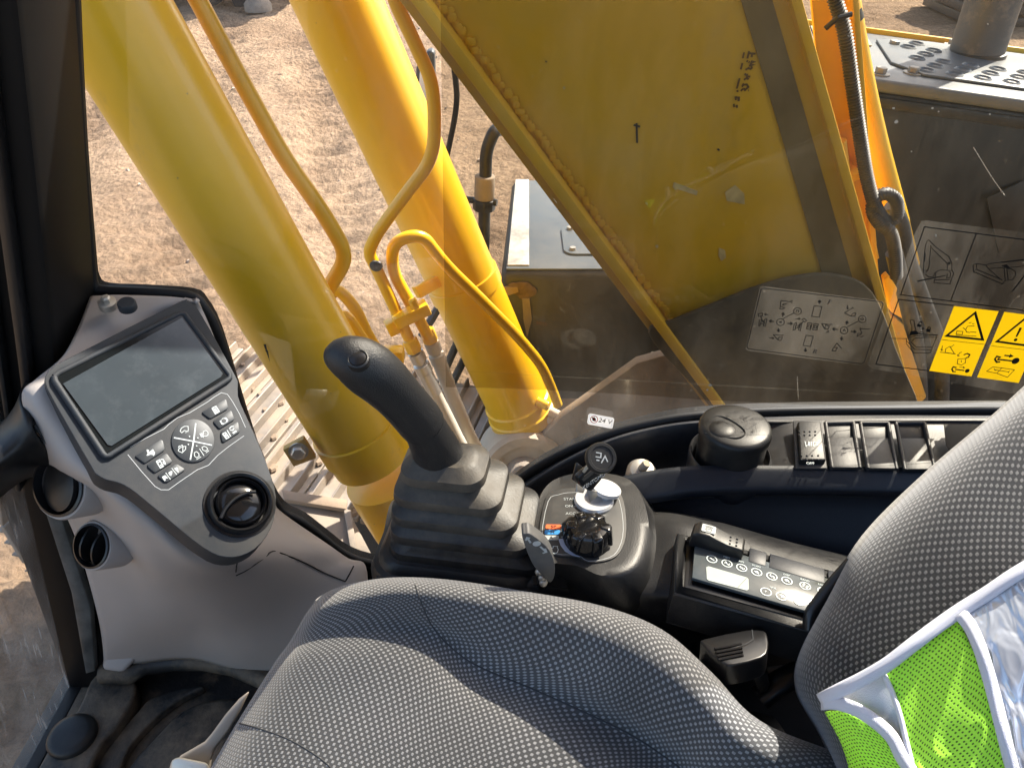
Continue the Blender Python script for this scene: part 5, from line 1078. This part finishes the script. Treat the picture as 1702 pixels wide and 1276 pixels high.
# stepped boot: (centre x, centre y, half x, half y, z of flange bottom)
st_ = [(.556, .040, .050, .079, -.590), (.553, .046, .0455, .071, -.566), (.5515, .052, .0415, .0625, -.543), (.5505, .058, .0365, .053, -.520), (.5505, .063, .030, .041, -.497)]
rings = []
for i, (cx, cy, hx, hy, z) in enumerate(st_):
    rings += [ring(cx, cy, hx - .005, hy - .005, z - .0040, .018), ring(cx, cy, hx - .0004, hy - .0004, z - .0030, .018), ring(cx, cy, hx, hy, z - .0015, .018), ring(cx, cy, hx - .001, hy - .001, z + .0065, .018), ring(cx, cy, hx - .0028, hy - .0028, z + .0078, .018)]
    if i + 1 < len(st_):
        nx_, ny_, nhx, nhy, nz2 = st_[i + 1]
        rings += [ring((cx + nx_) / 2, (cy + ny_) / 2, nhx - .001, nhy - .001, z + .011, .02), ring(nx_, ny_, nhx - .0095, nhy - .0095, nz2 - .0055, .018)]
cx, cy, hx, hy, z = st_[-1]
rings += [ring(cx, cy, hx - .008, hy - .009, z + .0125, .018), ring(cx, cy + .001, hx - .012, hy - .014, z + .016, .016), ring(cx, cy + .002, .012, .014, z + .015, .012)]
MB().loft(rings, True, True).build('boot', M['rubber'], joy, smooth=38)
gpts = [(735, 772, .742, .0235), (722, 742, .722, .0215), (712, 722, .706, .0195), (703, 706, .694, .0185), (684, 683, .676, .0180), (660, 656, .655, .0180), (638, 634, .640, .0190), (616, 616, .628, .0195), (596, 603, .620, .0185), (578, 596, .616, .0165), (563, 593, .615, .0135), (552, 592, .616, .0095), (546, 592, .618, .004)]
gc = catmull([P(u, v, t=t) for u, v, t, r in gpts], 6); gr = [q.x for q in catmull([V((r, 0, 0)) for *_, r in gpts], 6)]
i0 = 19
MB().tube(gc[:i0], gr[:i0], 28, flat=1.05).build('collar', M['grip'], joy, smooth=60)
MB().tube(gc[i0 - 1:], [r * (1.035 if k > 1 else 1.0) for k, r in enumerate(gr[i0 - 1:])], 32, flat=1.12).build('grip', M['grip'], joy, smooth=60)
bn_ = (-ray(594, 593).normalized() * .6 + V((0.0, .1, .75))).normalized(); bc_ = P(594, 594, t=.5985)
bt = put('thumb_button', MB().lathe(bc_ - bn_ * .002, bn_, [(.0088, -.006), (.0088, .0006), (.0075, .0016), (.0068, .0004)], 30, cap1=False).mesh('thumb_button', smooth=40), M['grip'], joy)
MB().lathe(bc_ - bn_ * .002, bn_, [(.0066, -.002), (.0064, .001), (.004, .0018), (.0003, .002)], 28).build('button_cap', M['black_clean'], bt, smooth=50)

# ------------------------------------------------------------------ seat
seat = thing('operator_seat', 'grey stitched cloth operator seat with dark backrest', 'seat', (.2, 0, -.75))
S = [
 [(520, 1000, .80), (545, 985, .79), (640, 962, .77), (740, 966, .765), (870, 986, .75), (1000, 1012, .735), (1100, 1052, .72), (1180, 1122, .70), (1262, 1202, .68), (1410, 1262, .66)],
 [(522, 1000, 0.734), (560, 977, 0.699), (640, 961, 0.689), (740, 963, 0.684), (870, 983, 0.669), (1000, 1008, 0.649), (1100, 1048, 0.629), (1182, 1118, 0.609), (1262, 1198, 0.594), (1405, 1258, 0.609)],
 [(508, 1020, 0.703), (548, 1000, 0.666), (648, 980, 0.656), (746, 986, 0.648), (872, 1012, 0.633), (992, 1048, 0.613), (1088, 1096, 0.594), (1166, 1160, 0.576), (1240, 1228, 0.560), (1390, 1300, 0.588)],
 [(492, 1048, .70), (532, 1030, .664), (642, 1008, .656), (736, 1028, .650), (852, 1082, .638), (968, 1130, .620), (1062, 1178, .602), (1136, 1226, .586), (1204, 1282, .568), (1360, 1352, .59)],
 [(480, 1068, 0.701), (518, 1060, 0.663), (615, 1045, 0.658), (722, 1056, 0.656), (806, 1118, 0.646), (916, 1158, 0.636), (1046, 1222, 0.618), (1112, 1268, 0.603), (1176, 1318, 0.584), (1330, 1390, 0.586)],
 [(458, 1098, .685), (498, 1095, .648), (594, 1090, .641), (694, 1112, .634), (774, 1168, .622), (876, 1210, .611), (996, 1268, .596), (1060, 1312, .583), (1126, 1360, .567), (1206, 1404, .548)],
 [(420, 1158, .675), (462, 1160, .632), (552, 1165, .624), (648, 1195, .612), (732, 1244, .600), (826, 1288, .590), (938, 1342, .577), (1010, 1386, .566), (1076, 1432, .553), (1150, 1470, .536)],
 [(385, 1215, .665), (426, 1225, .616), (516, 1235, .607), (612, 1262, .596), (700, 1308, .585), (796, 1354, .576), (900, 1404, .564), (976, 1446, .553), (1046, 1486, .541), (1120, 1520, .526)],
 [(345, 1285, .65), (384, 1305, .598), (478, 1315, .589), (574, 1340, .578), (664, 1384, .568), (760, 1430, .558), (862, 1478, .548), (940, 1516, .538), (1012, 1552, .528), (1086, 1580, .514)],
 [(300, 1370, .63), (338, 1395, .580), (434, 1410, .570), (530, 1430, .560), (620, 1470, .551), (716, 1510, .542), (820, 1555, .532), (900, 1590, .523), (972, 1620, .514), (1046, 1650, .50)]]
S3 = [[P(*q[:2], t=q[2]) for q in r] for r in S]
for k in range(3): S3.append([a + (a - b) * .9 + V((0, 0, -.002 * k)) for a, b in zip(S3[-1], S3[-2])])
cm = MB(); cm.patch(S3, 6, 6); cbv = surf(cm)
cush = cm.build('cushion', M['fabric'], seat, smooth=70, solid=.02)
seam('bolster_seam', cbv, [(690, 972), (700, 1000), (716, 1036), (738, 1064), (770, 1092), (806, 1112), (860, 1134), (930, 1164), (1040, 1216), (1112, 1262), (1160, 1300)], .0007, M['bezel'], cush, -.0002)
seam('front_seam', cbv, [(392, 1200), (430, 1210), (480, 1228), (530, 1258), (560, 1285)], .0006, M['bezel'], cush, -.0002)
Bk = [
 [(1745, 600, .74), (1655, 684, .72), (1540, 782, .71), (1432, 890, .70), (1372, 995, .70), (1326, 1088, .70), (1322, 1148, .69), (1362, 1222, .66), (1400, 1310, .62)],
 [(1752, 618, .655), (1660, 692, .645), (1548, 788, .635), (1440, 898, .628), (1380, 998, .624), (1333, 1088, .622), (1329, 1146, .615), (1368, 1216, .59), (1406, 1300, .56)],
 [(1765, 640, .605), (1672, 720, .596), (1566, 822, .588), (1466, 935, .583), (1406, 1026, .581), (1362, 1106, .580), (1360, 1156, .574), (1396, 1222, .553), (1430, 1305, .53)],
 [(1800, 710, .568), (1714, 794, .560), (1614, 890, .553), (1516, 1000, .550), (1456, 1078, .549), (1416, 1140, .549), (1414, 1180, .545), (1440, 1238, .528), (1468, 1315, .508)],
 [(1855, 810, .530), (1790, 890, .523), (1700, 980, .517), (1612, 1080, .515), (1556, 1140, .516), (1516, 1188, .517), (1512, 1222, .514), (1526, 1268, .502), (1548, 1335, .486)],
 [(1950, 940, .492), (1890, 1030, .486), (1812, 1110, .482), (1732, 1196, .482), (1680, 1240, .484), (1640, 1272, .487), (1632, 1300, .486), (1640, 1335, .476), (1655, 1390, .464)],
 [(2060, 1080, .462), (2000, 1160, .458), (1930, 1230, .455), (1860, 1310, .455), (1812, 1350, .457), (1780, 1376, .460), (1770, 1400, .459), (1776, 1430, .45), (1790, 1470, .44)]]
B3 = [[P(*q[:2], t=q[2]) for q in r] for r in Bk]
for k in range(2): B3.append([a + (a - b) * .9 for a, b in zip(B3[-1], B3[-2])])
B3 = [[r[0] + (r[0] - r[1]) * 2.6 + V((0, -.03, .02)), r[0] + (r[0] - r[1]) * 1.7 + V((0, -.012, .01)), r[0] + (r[0] - r[1]) * .8] + r for r in B3]
bm_ = MB(); bm_.patch(B3, 7, 7); bbv = surf(bm_)
bm_.build('backrest', M['fabric_dark'], seat, smooth=70, solid=.02)
MB().tube(catmull([P(u, v, t=.66) for u, v in ((1416, 935), (1385, 970), (1362, 1000), (1348, 1020), (1345, 1045))], 5), [.006] * 21, 10).build('backrest_edge', M['black_clean'], seat, smooth=60)
MB().prism([V((.02, -.25, -.9)), V((.40, -.25, -.9)), V((.40, .15, -.9)), V((.02, .15, -.9))], (0, 0, .26)).build('seat_base', M['black'], seat, bevel=.03)
# seat adjuster handle between cushion and backrest
ad_ = thing('adjuster_handle', 'ribbed black release handle between seat cushion and backrest', 'handle', P(1240, 1150, t=.68))
HPl = Plane(P(1170, 1070, t=.655), P(1270, 1050, t=.665), P(1190, 1100, t=.635))
mb = MB().prism(catmull([HPl.at(u, v) for u, v in ((1166, 1068), (1172, 1060), (1240, 1046), (1268, 1046), (1276, 1056), (1277, 1078), (1266, 1092), (1220, 1104), (1200, 1100))], 2, True), HPl.n * -.022)
hd_ = mb.build('handle_grip', M['black_clean'], ad_, bevel=.005, seg=3)
for k in range(4):
    MB().tube([HPl.at(1188 + k * 2, 1078 + k * 6, .0006), HPl.at(1232 + k * 1, 1070 + k * 6, .0006)], .0013, 8).build('grip_rib', M['black_clean'], hd_)
strokes(ad_, 'grip_seam', HPl, [[(1250, 1046), (1252, 1062), (1240, 1070), (1190, 1084)]], .0008, M['bezel'], off=.0006)
MB().prism([P(u, v, t=.67) for u, v in ((1236, 1100), (1270, 1092), (1282, 1140), (1262, 1156), (1248, 1120))], ray(1260, 1120) * .03).build('handle_stem', M['black'], ad_, bevel=.004)
MB().prism([P(u, v, t=.675) for u, v in ((1212, 1108), (1238, 1102), (1246, 1122), (1234, 1128))], ray(1230, 1115) * .02).build('latch_plate', M['chrome'], ad_, bevel=.002)
MB().tube(catmull([P(u, v, t=.69) for u, v in ((1262, 1160), (1290, 1138), (1330, 1118), (1350, 1116))], 5), .012, 12, flat=.6).build('pivot_arm', M['black_clean'], ad_, smooth=60)
MB().tube([P(1272, 1120, t=.71), P(1330, 1112, t=.71)], .006, 10).build('pivot_rod', M['beige'], ad_)

# ------------------------------------------------------------------ safety vest over the backrest
vs = thing('safety_vest', 'lime mesh safety vest with white binding and silver tape on backrest', 'vest', P(1400, 1270, t=.5))
vv = lambda u, v: (1050 + u / 2.6104, 900 + v / 2.6104)
def vp(u, v, lift):
    p = onto(bbv, *vv(u, v), .0); d = ray(*vv(u, v))
    if p is None: p = P(*vv(u, v), t=.50)
    fold = .0025 * math.sin(u * .011 + v * .006) + .0012 * math.sin(v * .017)
    return p - d.normalized() * (lift + .004 + fold)
def vpatch(name, rows, lift, m, n=5):
    mb = MB(); mb.patch([[vp(u, v, lift) for u, v in r] for r in rows], n, n); return mb.build(name, M[m], vs, smooth=60, solid=.0012)
vpatch('mesh_panel', [[(1085, 570), (1200, 470), (1310, 390), (1415, 330)], [(1150, 690), (1260, 590), (1370, 520), (1465, 440)], [(1200, 880), (1310, 760), (1430, 680), (1530, 580)], [(1240, 1040), (1360, 920), (1490, 860), (1580, 760)], [(1280, 1200), (1400, 1120), (1520, 1060), (1640, 980)]], .010, 'lime')
vpatch('lower_mesh_panel', [[(835, 735), (920, 735), (1010, 775), (1080, 830)], [(870, 800), (950, 810), (1040, 850), (1130, 900)], [(910, 880), (990, 890), (1080, 930), (1180, 980)], [(940, 980), (1020, 990), (1120, 1030), (1220, 1070)], [(960, 1120), (1050, 1120), (1150, 1140), (1260, 1160)]], .008, 'lime')
vpatch('silver_tape', [[(1430, 300), (1530, 235), (1640, 150), (1800, 60)], [(1500, 410), (1590, 340), (1700, 260), (1850, 160)], [(1560, 560), (1660, 500), (1760, 420), (1900, 330)], [(1610, 760), (1700, 720), (1800, 650), (1930, 560)], [(1680, 1060), (1770, 1030), (1860, 980), (1980, 900)]], .012, 'foil')
vpatch('lining_fold', [[(880, 690), (960, 640), (1040, 590), (1100, 565)], [(930, 700), (1000, 690), (1070, 660), (1130, 640)], [(1010, 745), (1070, 760), (1120, 760), (1165, 740)], [(1100, 820), (1140, 850), (1170, 870), (1200, 900)]], .004, 'trim_white')
def band(name, px, w, lift):
    mid_ = [(q.x, q.y) for q in catmull([V((a, b, 0)) for a, b in px], 5)]
    L_, C_, R_ = [], [], []
    for i, (u, v) in enumerate(mid_):
        a, b = mid_[max(0, i - 1)], mid_[min(len(mid_) - 1, i + 1)]; dx, dy = b[0] - a[0], b[1] - a[1]; l = math.hypot(dx, dy) or 1
        ox, oy = -dy / l * w / 2, dx / l * w / 2
        L_.append(vp(u + ox, v + oy, lift)); C_.append(vp(u, v, lift + .002)); R_.append(vp(u - ox, v - oy, lift))
    mb = MB(); mb.patch([L_, C_, R_], 3, 1); return mb.build(name, M['trim_white'], vs, smooth=60, solid=.0015)
band('binding', [(815, 690), (900, 645), (1000, 595), (1110, 530), (1220, 445), (1320, 370), (1420, 300), (1540, 225), (1650, 150), (1760, 85)], 66, .014)
band('binding', [(1425, 310), (1470, 370), (1510, 460), (1545, 570), (1575, 680), (1605, 800), (1640, 940), (1680, 1090)], 62, .015)
band('binding', [(820, 700), (890, 700), (980, 730), (1070, 790), (1130, 850), (1170, 930), (1210, 990), (1260, 1080)], 60, .013)
band('binding', [(1090, 570), (1125, 640), (1160, 740), (1190, 860), (1215, 960)], 26, .011)
# ------------------------------------------------------------------ stickers on the side window
XD = XW - .0022
DP = Plane(V((XD, 0, 0)), V((XD, 1, 0)), V((XD, 0, 1)))
def fill(par, name, px, m, off=0, f=lambda u, v: (u, v)):
    mb = MB(); mb.poly([DP.at(*f(u, v), off) for u, v in px]); return put(name, mb.mesh(name, smooth=0), M[m], par)
# 1. control pattern sticker
d1 = thing('control_pattern_sticker', 'clear sticker with black lever diagrams and letters F and R on the window', 'sticker', P(1350, 600, x=XD))
aa = lambda u, v: (1220 + u / 6.304, 470 + v / 6.304)
fill(d1, 'clear_backing', [(270, 45), (290, 32), (1560, 190), (1588, 215), (1375, 840), (1340, 865), (140, 712), (122, 690)], 'decal_clear', 0, aa)
L1 = [['c', (285, 65), (310, 57), (1545, 200), (1562, 225), (1365, 830), (1335, 848), (150, 690), (135, 668)],
 ['c', (840, 240), (920, 250), (893, 362), (813, 350)], ['c', (755, 550), (830, 558), (800, 668), (722, 655)],
 [(492, 185), (485, 250)], [(492, 187), (600, 200)], [(590, 190), (615, 186)], [(600, 200), (605, 212)], [(485, 250), (480, 275), (510, 278), (530, 262), (485, 245)], [(510, 230), (560, 215)], [(520, 220), (508, 232), (522, 236)],
 [(1158, 315), (1240, 265)], [(1235, 255), (1250, 270)], [(1158, 315), (1225, 350)], [(1225, 350), (1265, 350), (1275, 315), (1245, 320), (1225, 350)], [(1190, 235), (1188, 272)], [(1180, 262), (1188, 275), (1205, 262)],
 [(250, 325), (300, 318), (298, 345), (258, 352), (250, 325)], [(278, 345), (305, 415)], [(265, 390), (290, 390), (270, 450), (260, 450), (265, 390)], [(318, 380), (345, 380), (328, 455), (308, 452), (318, 380)], [(285, 400), (320, 405), (315, 430), (280, 428), (285, 400)], [(320, 330), (360, 335)], [(335, 320), (320, 330), (335, 342)],
 [(710, 385), (735, 372), (760, 395), (740, 412), (710, 385)], [(725, 405), (665, 465)], [(632, 425), (655, 420), (640, 490), (618, 495), (632, 425)], [(690, 425), (712, 425), (695, 500), (675, 495), (690, 425)], [(645, 450), (695, 440), (690, 470), (640, 475), (645, 450)], [(640, 382), (690, 375)], [(675, 365), (692, 375), (678, 388)],
 ['c', (770, 420), (818, 425), (802, 490), (758, 482)], ['c', (838, 428), (884, 432), (868, 495), (824, 490)], ['c', (780, 440), (805, 445), (800, 468), (772, 465)], ['c', (845, 448), (870, 452), (864, 474), (838, 470)],
 [(918, 425), (950, 482)], [(918, 427), (1015, 440)], [(1010, 430), (1030, 436)], [(950, 482), (985, 485), (998, 455), (960, 440), (950, 482)], [(960, 525), (990, 505)], [(978, 500), (992, 504), (985, 520)],
 [(410, 540), (460, 600)], [(410, 542), (510, 552)], [(505, 545), (522, 545)], [(460, 600), (490, 605), (508, 570), (470, 570), (460, 600)], [(370, 575), (415, 580)], [(400, 568), (418, 580), (402, 592)],
 [(1035, 690), (1078, 632), (1128, 690)], [(1035, 690), (1028, 712), (1060, 715), (1085, 680), (1050, 678)],
 [(1318, 475), (1340, 530)], [(1318, 478), (1410, 488)], [(1405, 480), (1425, 480)], [(1340, 530), (1300, 530), (1290, 560), (1320, 545), (1340, 530)], [(1320, 570), (1358, 555)],
 [(500, 382), (630, 315)], [(1180, 465), (1300, 402)]]
for cx, cy in ((665, 297), (487, 412), (1343, 380), (1153, 498)):
    L1.append(['c'] + [(cx + 40 * math.cos(2 * math.pi * k / 20), cy + 36 * math.sin(2 * math.pi * k / 20)) for k in range(20)])
L1 += [[(650, 312), (655, 285), (680, 290), (676, 312)], [(470, 405), (505, 420)], [(475, 420), (500, 400)], [(1320, 380), (1345, 368), (1362, 382), (1345, 392), (1320, 380)], [(1140, 510), (1160, 480)], [(1145, 490), (1170, 505)]]
strokes(d1, 'diagram_print', DP, L1, .0008, M['ink'], aa, .0003)
arrows = []
for x0, y0, x1, y1 in ((893, 222, 897, 185), (750, 680, 748, 720), (510, 355, 514, 315), (465, 475, 467, 512), (420, 405, 372, 400), (558, 425, 610, 428), (1085, 490, 1035, 483), (1222, 508, 1276, 514), (1178, 438, 1184, 402), (1130, 560, 1126, 598)):
    dx, dy = x1 - x0, y1 - y0; l = math.hypot(dx, dy); dx, dy = dx / l, dy / l
    arrows += [[(x0, y0), (x1, y1)], [(x1 - dx * 20 - dy * 16, y1 - dy * 20 + dx * 16), (x1, y1), (x1 - dx * 20 + dy * 16, y1 - dy * 20 - dx * 16)]]
strokes(d1, 'arrow_print', DP, arrows, .0011, M['ink'], aa, .0006)
xa, _ = DP.axes(1350, 540); xa = (DP.at(1437, 606) - DP.at(1241, 581)).normalized()
text('lettering', 'F', .0085, DP.at(*aa(1000, 205), .0004), xa, DP.n, M['ink'], d1, .0002)
text('lettering', 'R', .0085, DP.at(*aa(850, 720), .0004), xa, DP.n, M['ink'], d1, .0002)
# 2. safety sticker
d2 = thing('safety_sticker', 'large safety sticker with excavator drawings and two yellow warning panels', 'sticker', P(1600, 620, x=XD))
b2_ = lambda u, v: (1450 + u / 4.254, 350 + v / 4.254)
fill(d2, 'clear_backing', [(300, 160), (345, 75), (380, 70), (1500, 205), (1560, 240), (1180, 1290), (1140, 1320), (-10, 1115), (-35, 1085)], 'decal_clear', 0, b2_)
S2 = [['c', (368, 116), (1480, 258), (1310, 735), (200, 595)], [(738, 156), (555, 633)], [(580, 672), (185, 628), (25, 1085), (400, 1132)]]
strokes(d2, 'frame_print', DP, S2, .0012, M['ink'], b2_, .0003)
E1 = [[(388, 215), (400, 208), (415, 225), (450, 260), (540, 325), (562, 375), (562, 425)], [(375, 245), (388, 215)], [(412, 245), (415, 262), (530, 375), (528, 420)], [(375, 245), (368, 300), (360, 420), (365, 445)], [(412, 262), (400, 400), (378, 440)], [(366, 300), (374, 300), (370, 360), (362, 360)], [(360, 420), (392, 425), (398, 400)], [(375, 450), (395, 470), (430, 468), (445, 435)],
      [(450, 435), (480, 420), (565, 425), (575, 445), (560, 480), (548, 520), (435, 510), (445, 470), (450, 435)], [(540, 430), (555, 440), (548, 475), (525, 480), (530, 445)], [(435, 490), (545, 490)],
      [(712, 385), (738, 375), (800, 385), (830, 375), (1070, 345), (1180, 360)], [(712, 385), (715, 435), (735, 440), (920, 520), (935, 495)], [(738, 375), (735, 415), (715, 435)], [(735, 415), (830, 455), (920, 490)], [(800, 385), (820, 410), (910, 490)], [(820, 410), (1010, 400), (1180, 380)], [(930, 400), (940, 495), (990, 490)], [(950, 410), (960, 490)], [(975, 410), (1010, 430), (1015, 455), (990, 490)], [(910, 360), (915, 368), (1070, 350)],
      [(265, 775), (275, 770), (295, 780), (300, 820), (310, 850)], [(265, 775), (280, 820), (278, 855)], [(115, 903), (240, 905), (300, 885), (460, 880), (408, 1005), (290, 1005), (240, 940), (240, 905)], [(245, 890), (300, 870), (462, 878)], [(240, 920), (300, 980), (415, 985)], [(275, 930), (300, 900), (455, 893)], [(275, 930), (310, 965), (425, 965)], [(335, 858), (335, 870), (358, 870), (358, 858), (335, 858)], [(332, 832), (365, 836)], [(355, 826), (366, 836), (355, 842)]]
strokes(d2, 'raised_arm_drawing', DP, E1[:11], .0008, M['ink'], b2_, .0003)
strokes(d2, 'folded_arm_drawing', DP, E1[11:21], .0008, M['ink'], b2_, .0003)
strokes(d2, 'lever_drawing', DP, E1[21:], .0008, M['ink'], b2_, .0003)
for q in ([(270, 855), (300, 848), (328, 860), (325, 875), (262, 882)], [(318, 800), (348, 806), (342, 825), (315, 820)], [(382, 836), (412, 838), (408, 860), (380, 856)], [(315, 495), (520, 455), (515, 462), (330, 502), (325, 507)], [(910, 390), (950, 380), (980, 410), (960, 415), (935, 400)], [(970, 586), (1000, 550), (1100, 420), (1105, 425), (1005, 560), (990, 570)], [(535, 365), (550, 362), (552, 380), (536, 384)]):
    fill(d2, 'mark_print', q, 'ink', .0004, b2_)
strokes(d2, 'padlock_print', DP, [[(330, 802), (332, 788), (346, 786), (352, 796)], [(390, 838), (393, 824), (406, 824), (410, 838)]], .0010, M['ink'], b2_, .0004)
def warn(par, q, tri, f=b2_):
    p = fill(par, 'yellow_panel', q, 'decal_yellow', .0005, f)
    strokes(p, 'triangle_print', DP, [['c'] + tri], .0026, M['ink'], f, .0008)
    return p
p1 = warn(d2, [(577, 675), (893, 712), (700, 1172), (402, 1132)], [(727, 722), (780, 912), (524, 885)])
strokes(p1, 'panel_line', DP, [[(490, 912), (797, 946)]], .0006, M['ink'], b2_, .0008)
strokes(p1, 'symbol_print', DP, [[(640, 828), (660, 842), (665, 858), (690, 862)], [(660, 842), (672, 818)], [(672, 818), (722, 815)], ['c', (598, 852), (640, 855), (635, 876), (592, 872)], [(690, 858), (735, 860)], [(590, 880), (735, 888)], [(682, 795), (700, 790)], [(705, 800), (722, 798)],
    [(495, 955), (490, 988)], [(484, 978), (490, 990), (500, 980)], [(515, 1000), (520, 975), (548, 960), (580, 1012), (512, 1002)], [(548, 968), (578, 948)], [(478, 1000), (590, 1014)], [(605, 1025), (618, 1005), (632, 1000)], [(600, 1018), (606, 1030), (618, 1024)], ['c', (605, 1048), (660, 1045), (658, 1075), (630, 1092), (600, 1082)], [(628, 1058), (630, 1072)], [(615, 1105), (650, 1110)], [(640, 1102), (652, 1110), (640, 1116)]], .0008, M['ink'], b2_, .0009)
strokes(p1, 'key_print', DP, [[(645, 1020), (670, 1010), (688, 1018), (680, 1035), (660, 1042)], [(595, 1110), (572, 1104), (562, 1120), (570, 1138), (590, 1138)], [(585, 1122), (650, 1130)]], .0016, M['ink'], b2_, .0010)
put('key_bow', MB().lathe(DP.at(*b2_(670, 1132), .0010), DP.n, [(.0026, 0), (.0026, .0002)], 14).mesh('key_bow'), M['ink'], p1)
p2 = warn(d2, [(933, 716), (1240, 755), (1034, 1218), (740, 1178)], [(1090, 755), (1150, 962), (880, 925)])
strokes(p2, 'panel_line', DP, [[(837, 955), (1150, 992)]], .0006, M['ink'], b2_, .0008)
fill(p2, 'exclamation_print', [(1042, 825), (1058, 830), (1022, 895), (1012, 890)], 'ink', .0009, b2_)
put('exclamation_dot', MB().lathe(DP.at(*b2_(1012, 913), .0009), DP.n, [(.0019, 0), (.0019, .0002)], 14).mesh('exclamation_dot'), M['ink'], p2)
fill(p2, 'arrow_print', [(935, 1018), (972, 1022), (974, 1012), (1000, 1030), (964, 1040), (966, 1032), (932, 1028)], 'ink', .0009, b2_)
strokes(p2, 'key_print', DP, [[(908, 1038), (880, 1030), (865, 1050), (880, 1072), (905, 1068)], [(895, 1052), (985, 1062)], [(892, 1042), (888, 1060)]], .0020, M['ink'], b2_, .0010)
put('key_bow', MB().lathe(DP.at(*b2_(1012, 1062), .0010), DP.n, [(.0042, 0), (.0042, .0002)], 16).mesh('key_bow'), M['ink'], p2)
strokes(p2, 'book_print', DP, [['c', (850, 1105), (915, 1112), (1005, 1125), (955, 1178), (880, 1150), (808, 1135)], [(915, 1112), (880, 1150)], [(865, 1125), (965, 1140)], [(860, 1118), (872, 1132)], [(970, 1132), (960, 1146)]], .0008, M['ink'], b2_, .0009)
# 3. voltage sticker
d3 = thing('voltage_sticker', 'small white 24 V sticker low on the side window', 'sticker', P(998, 705, x=XD))
q = ((981, 687), (1019, 694), (1021, 697), (1018, 711), (1016, 712), (978, 705), (976, 702), (978, 689))
fill(d3, 'white_backing', q, 'sticker_white', .0002)
strokes(d3, 'border_print', DP, [['c', (980, 689), (1018, 696.5), (1016, 709.5), (978, 702)]], .0004, M['pale_blue'], off=.0005)
xa = (DP.at(1016, 712) - DP.at(978, 705)).normalized()
text('lettering', '24 V', .0088, DP.at(1006, 700, .0006), xa, DP.n, M['ink'], d3)
ring3 = [(987.5 + 6 * math.cos(2 * math.pi * k / 24), 696.8 + 5.6 * math.sin(2 * math.pi * k / 24)) for k in range(24)]
strokes(d3, 'prohibition_print', DP, [['c'] + ring3, [(983.5, 692.5), (991.5, 701)]], .0009, M['red'], off=.0006)
fill(d3, 'plug_print', [(984, 694), (988, 693), (991, 697), (989, 700), (985, 699)], 'ink', .0004)
